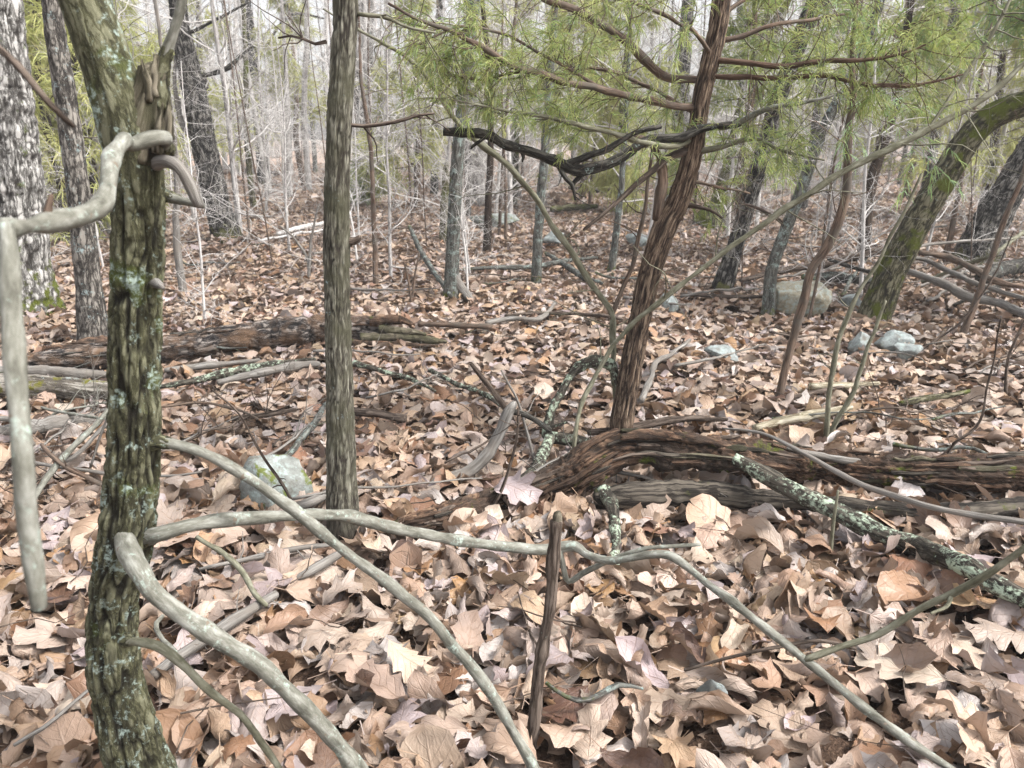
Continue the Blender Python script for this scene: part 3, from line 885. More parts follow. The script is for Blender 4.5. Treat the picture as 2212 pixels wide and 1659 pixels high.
limb(cedar, 'branch', [(1468, 440, 0), (1530, 452, -.03), (1560, 470, -.06)], [14, 9, 5], 'stick', CY, 6, seed=62)

# --- dead branch lodged in the cedar
root = empty('dead_branch', tuple(at(1515, 285, CY)[0]), 'black crooked dead branch with lichen lodged across the red cedar', 'branch')
limb(root, 'limb', [(958, 284, -.25), (1005, 288, -.25), (1052, 292, -.24), (1090, 312, -.22), (1130, 322, -.2), (1190, 344, -.18), (1232, 364, -.16), (1268, 366, -.14), (1320, 352, -.1), (1365, 324, -.08), (1402, 300, -.07), (1470, 296, -.07), (1520, 278, -.06), (1600, 268, -.06)],
     [16, 20, 20, 21, 19, 20, 26, 23, 22, 20, 18, 19, 17, 12], 'black', CY, 14, .015, .012, seed=63)
limb(root, 'limb', [(1222, 358, -.16), (1265, 338, -.17), (1310, 322, -.18), (1370, 288, -.19), (1430, 272, -.19)], [18, 15, 14, 13, 8], 'black', CY, 9, seed=64)
limb(root, 'twig', [(1205, 355, -.17), (1222, 385, -.18), (1236, 400, -.18), (1242, 432, -.18)], [12, 10, 10, 5], 'black', CY, 6, .015, seed=65, tw=(3, .08))
limb(root, 'twig', [(1265, 370, -.14), (1240, 395, -.15), (1238, 408, -.16)], [12, 10, 8], 'black', CY, 6, .015, seed=66)
limb(root, 'twig', [(1050, 296, -.24), (1020, 318, -.24), (1018, 322, -.24)], [8, 7, 4], 'black', CY, 6, .015, seed=67)
limb(root, 'twig', [(1125, 322, -.2), (1131, 336, -.2), (1128, 350, -.2)], [14, 9, 3], 'black', CY, 5, .015, 0, seed=68)

# --- two-stemmed leaning sapling in front of the cedar
root = empty('leaning_sapling', tuple(onground(1245, 985)[0]), 'thin two-stemmed sapling crossing the red cedar, one stem leaning each way', 'sapling')
SY = onground(1335, 930)[0][1] - .1
limb(root, 'stem', [(1336, 945, .05), (1330, 850, .02), (1322, 780, 0), (1326, 690, 0), (1305, 650, 0), (1262, 592, 0), (1210, 510, 0), (1160, 430, 0), (1095, 355, 0), (1000, 278, 0), (930, 180, 0), (870, 118, 0), (780, 68, 0), (700, 20, 0)], [12.5, 12.5, 12.5, 13.3, 13.3, 13.3, 13.3, 12.5, 12.5, 11.7, 9.4, 7.8, 6.2, 3.9], 'palegreen', SY, 9, .03, .02, seed=70, tw=(9, .35, 2))
limb(root, 'stem', [(1238, 1000, -.35), (1243, 940, -.33), (1262, 860, -.25), (1300, 785, -.2), (1360, 705, -.22), (1420, 655, -.25), (1500, 592, -.25), (1650, 484, -.25), (1800, 384, -.25), (1950, 308, -.25), (2060, 250, -.25), (2140, 200, -.25), (2230, 125, -.25), (2330, 40, -.25)], [10.4, 9.6, 9.6, 9.6, 10.4, 11.1, 11.1, 13.3, 14.1, 14.8, 13.3, 11.8, 10.4, 7.4], 'palegreen', SY, 9, .03, .02, seed=71, tw=(12, .5, 2))
limb(root, 'stem', [(1318, 690, .0), (1340, 630, .05), (1368, 560, .1), (1385, 480, .12), (1405, 380, .15), (1412, 300, .15)], [11, 10, 10, 9, 8, 5], 'brown', SY, 7, .03, .02, seed=72, tw=(6, .2))
limb(root, 'stem', [(2000, 288, -.25), (2060, 200, -.22), (2100, 140, -.2), (2150, 60, -.2), (2200, -40, -.2)], [7.0, 9.1, 9.1, 8.4, 6.3], 'palegreen', SY, 7, .03, .015, seed=73, tw=(6, .3))

# --- lichen-crusted dead stem arching by the cedar foot
root = empty('arched_dead_stem', tuple(onground(1340, 930)[0]), 'dead stem crusted with pale lichen arching over beside the cedar foot', 'dead stem')
AY = SY - .05
limb(root, 'stem', [(1342, 945, 0), (1338, 880, 0), (1332, 820, 0), (1318, 788, 0), (1285, 780, -.02), (1245, 795, -.05), (1215, 840, -.1), (1190, 895, -.15), (1180, 945, -.18)], [14, 14, 16, 24, 28, 22, 17, 20, 18], 'lichenlog', AY, 10, .012, .012, seed=75)
limb(root, 'twig', [(1180, 945, -.18), (1188, 925, -.2), (1225, 912, -.22)], [12, 10, 5], 'lichenlog', AY, 6, .012, .004, seed=76)

# ------------------------------------------------------------------ the other measured trunks
MID = [
 # name, label, pts, widths, mat, sides, flare, disp, twigs
 ('oak_tree', 'thick pale oak trunk with moss at its foot at the left edge', [(58, 662), (48, 560), (36, 400), (16, 200), (2, 60), (-8, -40)], [118, 110, 104, 98, 95, 92], 'oak', 64, 1.35, (28, .018, .25), None),
 ('grey_oak', 'grey oak trunk leaning slightly left beside the thick pale oak', [(204, 738), (190, 600), (165, 380), (140, 200), (118, 60), (108, -40)], [62, 52, 48, 46, 43, 42], 'oakgrey', 40, 1.2, (50, .006, .2), None),
 ('dark_oak', 'dark leaning oak trunk with blocky bark behind the furrowed tree', [(490, 512), (465, 420), (440, 310), (420, 200), (402, 120), (388, 50), (380, -40)], [58, 54, 54, 50, 46, 40, 36], 'dark', 44, 1.2, (26, .016, .3), [([(425, 165), (455, 160), (490, 148), (515, 125), (545, 98)], [9, 10, 12, 11, 6], 'black', 3), ([(420, 300), (395, 270), (380, 200), (378, 120)], [14, 13, 10, 6], 'grey', 3), ([(385, 55), (410, 70), (470, 40), (540, 5)], [8, 8, 7, 4], 'black', 6)]),
 ('slender_oak', 'slender dark trunk standing far behind the dark leaning oak', [(572, 400), (562, 290), (548, 150), (535, 30), (530, -40)], [30, 24, 22, 20, 18], 'dark', 14, 1.1, None, [([(548, 150), (600, 60), (640, 30), (700, 40)], [6, 6, 6, 4], 'black', 6)]),
 ('mossy_sapling', 'thin sapling ringed with yellow moss left of the slim trunk', [(548, 450), (540, 380), (533, 280), (532, 180), (528, 60), (520, -40)], [15, 13, 14, 12, 10, 9], 'mossy', 10, 1.0, None, []),
 ('pale_sapling', 'pale thin sapling leaning left in front of the slender dark trunk', [(584, 420), (566, 330), (552, 250), (535, 150), (520, 40)], [11, 9, 9, 8, 6], 'fartwig', 8, 1.0, None, []),
 ('far_oak', 'pale trunk showing just right of the slim straight trunk', [(785, 388), (784, 280), (786, 150), (788, 20), (789, -50)], [46, 42, 40, 38, 37], 'oak', 20, 1.15, None, None),
 ('red_sapling', 'thin reddish sapling just right of the slim straight trunk', [(812, 612), (808, 480), (804, 370), (795, 270), (782, 180), (775, 60)], [12, 11, 10, 9, 8, 5], 'brown', 8, 1.0, None, []),
 ('lichen_tree', 'slim trunk covered in blue grey lichen at the centre', [(974, 645), (978, 540), (983, 430), (990, 320), (1002, 210), (1014, 100), (1024, 10), (1030, -50)], [34, 30, 29, 28, 27, 27, 26, 24], 'lichen', 22, 1.15, (60, .003, .2), [([(978, 590), (995, 622), (1020, 652), (1045, 688)], [26, 22, 20, 14], 'grey', 0)]),
 ('mossy_snag', 'short dark mossy snag just left of the lichen covered trunk', [(958, 520), (960, 450), (964, 380), (966, 350)], [20, 18, 16, 10], 'mossy', 10, 1.0, None, []),
 ('young_cedar', 'young cedar with thin red brown trunk right of the lichen covered trunk', [(1052, 542), (1055, 440), (1060, 320), (1060, 220), (1054, 120), (1044, 20)], [19, 16, 14, 13, 12, 10], 'cedar', 10, 1.1, None, []),
 ('green_snag', 'thin mossy green stem between the young cedar and lichen sapling', [(1110, 442), (1113, 380), (1116, 300), (1120, 200)], [16, 14, 12, 9], 'mossy', 8, 1.0, None, []),
 ('lichen_sapling', 'straight lichen covered sapling crossed by the dead branch', [(1158, 610), (1163, 500), (1172, 390), (1180, 280), (1190, 150), (1200, 0), (1204, -50)], [23, 20, 20, 18, 16, 14, 13], 'lichen', 12, 1.1, None, []),
 ('grey_sapling', 'grey sapling left of the red cedar trunk', [(1320, 588), (1333, 490), (1345, 380), (1352, 260), (1358, 120)], [18, 15, 13, 11, 8], 'lichen', 10, 1.0, None, []),
 ('shaded_oak', 'dark trunk partly hidden behind the red cedar', [(1452, 445), (1458, 370), (1466, 280), (1476, 150), (1485, 20)], [40, 36, 34, 30, 28], 'dark', 16, 1.1, None, None),
 ('bent_mossy_oak', 'leaning oak with a mossy swollen foot right of the red cedar', [(1530, 486), (1558, 440), (1590, 340), (1615, 230), (1645, 120), (1686, 0), (1700, -60)], [66, 52, 48, 48, 48, 46, 44], 'mossy', 24, 1.1, (35, .008, .25), None),
 ('spotted_oak', 'dark trunk spotted with white lichen leaning right behind the red cedar', [(1560, 622), (1584, 545), (1608, 465), (1642, 350), (1686, 200), (1745, 42), (1770, -30)], [44, 36, 35, 36, 36, 38, 36], 'dark', 24, 1.15, (45, .006, .25), None),
 ('blue_grey_tree', 'blue grey trunk leaning right beside the tan and mint rock', [(1658, 684), (1668, 580), (1700, 490), (1736, 395), (1778, 280), (1830, 180), (1885, 50), (1910, -30)], [28, 26, 26, 25, 24, 22, 20, 18], 'lichen', 16, 1.1, (60, .003, .2), [([(1700, 490), (1640, 450), (1600, 440)], [8, 7, 4], 'stick', 4)]),
 ('crooked_cedar', 'crooked thin brown trunk in front of the tan and mint rock', [(1682, 862), (1700, 780), (1732, 665), (1752, 590), (1790, 525), (1820, 460), (1830, 380), (1834, 283), (1842, 190), (1845, 60)], [18, 16, 20, 17, 22, 20, 18, 16, 14, 11], 'brown', 14, 1.1, None, []),
 ('distant_dark_oak', 'dark distant trunk right of the spotted leaning oak', [(1722, 388), (1734, 320), (1750, 220), (1765, 100)], [34, 28, 26, 24], 'dark', 12, 1.2, None, None),
 ('far_red_sapling', 'distant reddish stem leaning right beyond the crooked brown trunk', [(1866, 428), (1880, 370), (1898, 300), (1925, 180)], [12, 11, 10, 8], 'brown', 8, 1.0, None, []),
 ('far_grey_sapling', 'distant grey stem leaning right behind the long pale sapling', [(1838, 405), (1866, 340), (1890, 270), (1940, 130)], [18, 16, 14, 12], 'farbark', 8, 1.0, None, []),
 ('leaning_mossy_tree', 'big mossy trunk leaning far to the right at the right edge', [(1888, 685), (1920, 600), (1960, 520), (2002, 445), (2050, 365), (2100, 290), (2155, 245), (2240, 215), (2330, 190)], [66, 62, 60, 58, 58, 56, 56, 56, 54], 'mossy', 40, 1.15, (40, .007, .25), None),
 ('tilted_dark_tree', 'dark trunk tilted right behind the brush at the right edge', [(2110, 560), (2140, 480), (2180, 410), (2240, 310), (2330, 180)], [90, 74, 68, 64, 60], 'dark', 24, 1.2, (30, .010, .25), None),
 ('brown_edge_sapling', 'thin brown sapling leaning right before the big mossy trunk', [(2080, 722), (2102, 665), (2130, 590), (2168, 480), (2225, 330)], [16, 15, 13, 12, 9], 'brown', 8, 1.0, None, []),
 ('grey_bush_stem', 'thin grey stem behind the furrowed tree on its right', [(396, 635), (382, 520), (382, 400), (375, 280), (352, 120)], [18, 16, 13, 11, 8], 'grey', 10, 1.0, None, []),
 ('small_far_tree', 'small far trunk with a ragged leaf nest left of the slim trunk', [(626, 425), (622, 330), (620, 200), (612, 60)], [14, 12, 10, 8], 'farbark', 8, 1.0, None, []),
 ('straight_edge_sapling', 'thin straight stem by the brush pile right of the mossy trunk', [(2042, 560), (2060, 480), (2075, 400)], [14, 12, 9], 'brown', 8, 1.0, None, []),
 ('far_grey_oak', 'far grey trunk between the lichen covered trunk and the slim trunk', [(938, 420), (940, 300), (946, 140), (950, 0)], [18, 16, 15, 14], 'dark', 10, 1.1, None, None),
]
ROOTS = {}
for i, (nm, lb, pts, w, mat, sides, flare, dp, brs) in enumerate(MID):
    root, P, r, Y, tr = tree(nm, lb, 'sapling' if 'sapling' in nm or 'stem' in nm else ('snag' if 'snag' in nm else 'tree'), pts, w, mat, sides=sides,
                             step=.012 if dp else .05, ext=0 if 'snag' in nm else 2.5, flare=flare, disp=furrow(dp[0], dp[1], dp[2], i) if dp else None, seed=100 + i, wob=.02 if sides < 16 else 0)
    ROOTS[nm] = (root, P, r, Y)
    if brs is None: brs = []
    for k, (bp, bw, bm_, ntw) in enumerate(brs):
        limb(root, 'branch', bp, bw, bm_, Y, 7, .04, .02, tw=(ntw, .5, 2) if ntw else None, seed=200 + i * 5 + k)
    if sides < 16:
        for k in range(10):
            mb = MB()
            twigs(mb, P, r, 1, .55 if Y < 9 else .9, 9000 + i * 20 + k, lv=2, t0=.2, rad=.006 if Y > 8 else .004)
            part(mb, 'branch', B['fartwig'] if Y > 8 else B[mat], root)

# young cedars get needles
def add_needles(root, P, r, n, ln, per, sl, sw, seed, mat, t0=.3):
    f, t = MB(), MB()
    dress(f, t, P, r, n, ln, per, sl, sw, seed, t0=t0)
    part(t, 'branch', B['brown'], root)
    part(f, 'foliage', mat, root, smooth=False)


add_needles(*ROOTS['young_cedar'][:3], 34, .75, 60, .09, .006, 41, NEEDLE_Y)
add_needles(*ROOTS['crooked_cedar'][:3], 40, .6, 60, .07, .0045, 42, NEEDLE_B, .35)
add_needles(*ROOTS['leaning_mossy_tree'][:3], 16, .45, 70, .06, .004, 43, NEEDLE, .45)
add_needles(*ROOTS['lichen_sapling'][:3], 16, .6, 50, .08, .005, 44, NEEDLE_Y, .45)

# two-stem sapling at the right, and slim plants
def plant(name, label, stems, mat, cat='sapling', tw=(3, .15), w=9):
    b, _ = onground(*stems[0][0][:2])
    root = empty(name, tuple(b), label, cat)
    for i, st in enumerate(stems):
        limb(root, 'stem', [(st[0][0], st[0][1] + 8)] + list(st), np.linspace(w, w * .45, 4), mat, b[1], 7, .03, .015, tw=tw, seed=hash(name) % 1000 if False else len(name) * 7 + i)
    return root


plant('forked_sapling', 'pale sapling with two stems from one foot behind the long log', [[(1785, 945), (1792, 850), (1802, 770), (1822, 700), (1852, 640), (1905, 550), (1960, 440), (1992, 375)], [(1788, 945), (1830, 870), (1858, 800), (1885, 720), (1912, 650)]], 'palegreen', w=14)
plant('branching_seedling', 'thin forked seedling by the log at the lower right', [[(1590, 1075), (1600, 1070)], [(2030, 1010), (2060, 960), (2110, 920), (2130, 850), (2150, 780), (2160, 690)], [(1905, 1120), (1960, 1060), (2010, 1005), (2070, 955)]][1:], 'stick', w=8)
plant('edge_seedling', 'bent thin stem standing among leaves near the right edge', [[(2172, 842), (2176, 790), (2190, 745), (2215, 690), (2235, 640)]], 'stick', w=8)
plant('slanted_seedling', 'thin slanted stem between the mossy trunk and right edge', [[(1985, 760), (2080, 690), (2150, 590), (2190, 500)]], 'stick', w=6)
plant('short_green_stake', 'short green upright stem below the lichen crusted branch', [[(1795, 1195), (1802, 1130), (1808, 1060)]], 'palegreen', w=12, tw=None)
plant('log_seedling', 'pale thin stem rising left of the arched dead stem', [[(1160, 1010), (1130, 900), (1105, 840), (1085, 800)]], 'grey', w=9)
plant('crooked_seedling', 'thin crooked stem before the grey curved branch', [[(1062, 1100), (1090, 1040), (1112, 960), (1120, 880)]], 'stick', w=10)
plant('left_seedling', 'thin grey stem leaning by the mint rock', [[(660, 1130), (620, 1060), (585, 1010), (555, 960), (520, 900), (455, 840)]], 'stick', w=9)
plant('center_seedling', 'thin upright stem beside the stem leaning on lichen trunk', [[(890, 650), (895, 600), (905, 545)], [(888, 650), (880, 600), (872, 560)]], 'brown', w=8)
plant('rock_seedling', 'fine upright twigs growing right of the dark mossy snag', [[(668, 600), (665, 560), (640, 520), (605, 488)], [(668, 598), (672, 520), (690, 440)]], 'grey', w=9)

# vertical dead stick
BY = onground(1148, 1590)[0][1]
root = empty('upright_dead_stick', tuple(onground(1148, 1590)[0]), 'dark dead stick standing upright in front with a snapped pale top', 'stick')
limb(root, 'stick', [(1140, 1640), (1150, 1590), (1162, 1480), (1172, 1400), (1188, 1290), (1197, 1200), (1204, 1125)], [26, 28, 27, 26, 26, 27, 30], 'stick', BY, 12, .01, .008, seed=80)
limb(root, 'snapped_end', [(1203, 1130), (1205, 1112), (1208, 1106)], [26, 22, 12], 'wood', BY, 8, .005, 0, seed=81)

# ------------------------------------------------------------------ fallen logs
def frame_log(name, label, pts, w, mat, Y, sides, disp, step=.012, seed=0, cat='log', wob=.02, rest=(), up=.5):
    ww = np.interp(np.linspace(0, 1, len(pts)), np.linspace(0, 1, len(w)), w)
    q = []
    for i, p in enumerate(pts):
        if i in rest:           # lies on the leaves here
            g, t = onground(p[0], p[1] + ww[i] * up, .03)
            q.append((p[0], p[1], g[1] + ww[i] / 2 / F * t - Y))
        else:
            q.append(p)
    P, dep = wpath(q, Y)
    root = empty(name, tuple(P[np.argmin(P[:, 2])]), label, cat)
    mb = MB()
    Pp, rr = tube(mb, P, radii(w, dep, len(pts)), sides, step, disp=disp, seed=seed, wob=wob, knot=.3)
    part(mb, 'log', B[mat], root)
    return root, Pp, rr


def fibre(amp, seed, sc_=70):
    def f(bk, ang, s, r):
        p = bk * np.array([sc_, sc_, sc_ * .035])
        n = fb(p, seed, 3)
        big = fb(bk * np.array([16, 16, 7]), seed + 3, 3) - .5
        w = (fb(bk * 30 + 3, seed + 9, 2) - .5)[..., None] * 1.6
        ck = np.clip(1 - np.abs(2 * vn(bk * np.array([34, 34, 15]) + w, seed + 6) - 1) * 4.5, 0, 1)
        ck = np.maximum(ck, .8 * np.clip(1 - np.abs(2 * vn(bk * np.array([75, 75, 9]) + w, seed + 7) - 1) * 4, 0, 1))
        fine = fb(bk * np.array([230, 230, 60]), seed + 4, 2) - .5
        f.rel = np.clip((n - .22) * 4, 0, 1) * (1 - ck)
        return (n - .5) * amp * 2.0 + big * amp * 3.2 - ck * amp * .7 + fine * amp * .5
    return f


LY = onground(1200, 1090)[0][1] + .06
LOGA, LP, LR = frame_log('rotten_log', 'long rotten brown log arching over the leaves across the right half',
    [(850, 1140, -.1), (955, 1116, -.06), (1060, 1090, -.03), (1160, 1062, 0), (1230, 1030, .02), (1290, 992, .05), (1350, 968, .08), (1450, 972, .1), (1600, 986, .12), (1750, 1006, .14), (1900, 1018, .16), (2050, 1018, .18), (2240, 1022, .2), (2420, 1040, .25)],
    [34, 52, 66, 80, 88, 92, 84, 80, 76, 74, 72, 78, 86, 80], 'rotten', LY, 90, fibre(.013, 4, 100), step=.008, seed=1, rest=(0, 1, 9, 10, 11, 12, 13))
def flakes(root, P, r, n, mat, seed, lmin, lmax):
    """loose splinters of rotten wood lying along the top and front of a log"""
    rg = np.random.default_rng(seed)
    seg = np.linalg.norm(np.diff(P, axis=0), axis=1).mean()
    for k in range(n):
        m = max(5, int(rg.uniform(lmin, lmax) / seg))
        i = int(rg.integers(3, max(4, len(P) - m - 3)))
        a = rg.uniform(R(-15), R(110))          # 0 faces the path, 90 is on top
        sl = slice(i, min(i + m, len(P) - 1), 3)
        q = P[sl]; rr = r[sl]
        if len(q) < 3: continue
        o = np.array([0, -math.cos(a), math.sin(a)])
        lift = np.linspace(.97, rg.uniform(1.0, 1.22), len(q)) if rg.random() < .5 else np.linspace(rg.uniform(1.0, 1.2), .97, len(q))
        q = q + o[None] * (rr * lift)[:, None]
        mb = MB()
        w = rg.uniform(.005, .015)
        tube(mb, q, w * np.sin(np.linspace(.5, 2.8, len(q))) , 6, .02, wob=.012, seed=seed * 50 + k, knot=.9)
        part(mb, 'splinter', B[mat[k % len(mat)]], root, smooth=False)


flakes(LOGA, LP, LR, 60, ['rotten', 'rotten', 'rotdark', 'wood', 'stick'], 5, .10, .38)
limb(LOGA, 'broken_slab', [(1340, 945, .02), (1400, 938, .03), (1500, 948, .05), (1580, 965, .08)], [16, 26, 22, 10], 'rotten', LY, 14, .012, .01, seed=84, disp=fibre(.004, 6))
limb(LOGA, 'pale_strip', [(1700, 968, .05), (1800, 990, .06), (1900, 1003, .06), (2000, 1005, .08)], [8, 15, 16, 8], 'grey', LY, 10, .012, .006, seed=85)
LOGB, _, _ = frame_log('dark_log', 'dark mossy log lying under the arch of the rotten log',
    [(1285, 1075, -.05), (1360, 1072, -.04), (1450, 1068, -.02), (1560, 1072, 0), (1700, 1082, .02), (1900, 1100, .03), (2080, 1106, .03), (2250, 1092, .03), (2400, 1090, .05)],
    [40, 62, 64, 54, 40, 36, 36, 40, 40], 'rotdark', LY, 36, fibre(.006, 12), seed=2, rest=range(9))
LOGE, _, _ = frame_log('lichen_branch', 'dark fallen branch crusted with pale green lichen at the lower right',
    [(1585, 992, -.05), (1640, 1018, -.1), (1760, 1082, -.25), (1880, 1140, -.4), (1980, 1180, -.5), (2080, 1222, -.58), (2160, 1262, -.62), (2260, 1310, -.68), (2340, 1350, -.7)],
    [30, 38, 42, 44, 46, 46, 44, 42, 40], 'lichenlog', LY, 28, fibre(.003, 15, 60), seed=3, rest=(5, 6, 7, 8), up=1.5)
limb(LOGE, 'branch', [(2150, 1268, -.78), (2162, 1310, -.8), (2172, 1345, -.82)], [22, 24, 14], 'lichenlog', LY, 10, .01, .006, seed=87)
limb(LOGB, 'branch', [(1306, 1062, -.1), (1322, 1090, -.2), (1330, 1150, -.36), (1326, 1210, -.5), (1334, 1262, -.62)], [24, 28, 26, 22, 22], 'lichenlog', LY, 12, .01, .008, seed=88, label='short branch stub spotted with lichen')
# blurred springy twig close on the right
frame_log('springy_twig', 'thin grey springy twig curving down in front of the rotten log', [(1560, 925, -.6), (1640, 935, -.7), (1700, 962, -.8), (1800, 1015, -.9), (1900, 1062, -1.0), (2000, 1094, -1.1), (2100, 1112, -1.15), (2230, 1132, -1.2)], [4, 7, 9, 12, 14, 15, 14, 15], 'grey', LY, 8, None, .02, 4, 'twig', .008)

GY = onground(1000, 1035)[0][1]
root, _, _ = frame_log('curved_grey_branch', 'weathered grey branch curving up from the leaves left of the log', [(690, 1228, -.35), (760, 1178, -.28), (830, 1125, -.2), (900, 1078, -.12), (950, 1042, -.05), (1010, 1020, -.02), (1050, 985, .0), (1075, 940, .02), (1098, 890, .02), (1112, 872, .02)],
    [26, 27, 28, 28, 32, 28, 26, 26, 24, 16], 'grey', GY, 16, fibre(.002, 31), .012, 5, 'branch')
limb(root, 'branch', [(1108, 905, .02), (1075, 860, .03), (1040, 815, .03), (1018, 785, .03)], [16, 15, 13, 9], 'stick', GY, 8, seed=90)
limb(root, 'branch', [(1095, 885, .02), (1145, 900, .04), (1190, 930, .04)], [14, 13, 12], 'black', GY, 8, seed=91)

# far-side broken log with splintered end (left middle)
CYL = onground(520, 765)[0][1] + .1
LOGC, cp, cr = frame_log('split_bark_log', 'old bark covered log with a splintered right end behind the slim trunk',
    [(60, 782, -.1), (200, 768, -.08), (350, 752, -.05), (450, 740, -.02), (560, 724, 0), (640, 716, .02), (720, 712, .04), (800, 712, .05), (860, 710, .06)],
    [36, 52, 58, 58, 62, 66, 64, 58, 42], 'log', CYL, 44, furrow(26, .012, .35, 23), .015, seed=6, rest=range(9))
for k, (pts, w) in enumerate([([(800, 695, .03), (860, 690, .03), (890, 700, .03)], [26, 20, 8]), ([(780, 730, 0), (860, 728, 0), (930, 735, 0), (965, 738, 0)], [26, 24, 20, 8]), ([(760, 742, -.03), (850, 745, -.04), (940, 748, -.05)], [18, 16, 6]), ([(820, 712, .02), (880, 716, .01), (920, 722, .0)], [26, 18, 6])]):
    limb(LOGC, 'splinter', pts, w, 'wood' if k % 2 else 'rotten', CYL, 8, .015, .01, seed=92 + k, disp=fibre(.004, 50 + k))
flakes(LOGC, cp, cr, 16, ['log', 'rotten', 'black'], 8, .15, .5)
frame_log('rotted_log', 'crumbling orange brown log end lying left of the furrowed tree', [(70, 775, -.05), (140, 765, -.02), (220, 755, 0), (300, 748, 0)], [20, 46, 54, 46], 'rotten', CYL - .14, 30, fibre(.009, 27), .015, 7, rest=range(4))
DY = onground(120, 860)[0][1] + .06
frame_log('mossy_log', 'pale fallen log with moss patches at the left edge', [(-60, 832, 0), (40, 832, 0), (140, 838, .0), (240, 846, 0), (300, 850, 0)], [56, 54, 50, 42, 20], 'logmoss', DY, 36, fibre(.006, 33), .015, 8, rest=range(5))
frame_log('barkless_log', 'thin barkless grey log lying just above the mossy log', [(-40, 806, 0), (60, 802, 0), (160, 806, 0), (250, 812, 0)], [22, 26, 24, 14], 'grey', DY + .22, 20, fibre(.004, 35), .015, 9, rest=range(4))
frame_log('left_grey_log', 'broken grey log piece under the tangle of sticks at left', [(-30, 935, 0), (60, 925, 0), (130, 915, .02), (200, 905, .02)], [30, 34, 34, 26], 'grey', onground(100, 945)[0][1] + .05, 20, fibre(.005, 36), .015, 10, rest=range(4))

def zone(x, y):
    k = W / 2 + x / y * F * .96
    return ['beyond the left oak trunks', 'behind the dark leaning oak', 'behind the slim straight trunk', 'behind the lichen covered trunk',
            'behind the dead black branch', 'behind the red cedar', 'behind the spotted leaning oak', 'beyond the brush pile'][int(np.clip(np.searchsorted([230, 560, 860, 1080, 1380, 1560, 1800], k), 0, 7))]


# ------------------------------------------------------------------ sticks lying about
def stick(name, label, pts, w, mat, lifts=.03, tw=None, cat='stick', group=None, seed=0, sides=8):
    n = len(pts)
    lf = np.interp(np.linspace(0, 1, n), np.linspace(0, 1, len(lifts)), lifts) if hasattr(lifts, '__len__') else np.full(n, lifts)
    g = [onground(p[0], p[1], l) for p, l in zip(pts, lf)]
    P = np.array([a for a, _ in g]); dep = np.array([t for _, t in g])
    mb = MB()
    Pp, rr = tube(mb, P, radii(w, dep, n), sides, .03, wob=.015, seed=seed, knot=.5)
    if tw: twigs(mb, Pp, rr, tw[0], tw[1], seed + 5, lv=1, rad=.003)
    return solo(mb, name, B[mat], label, cat, group)


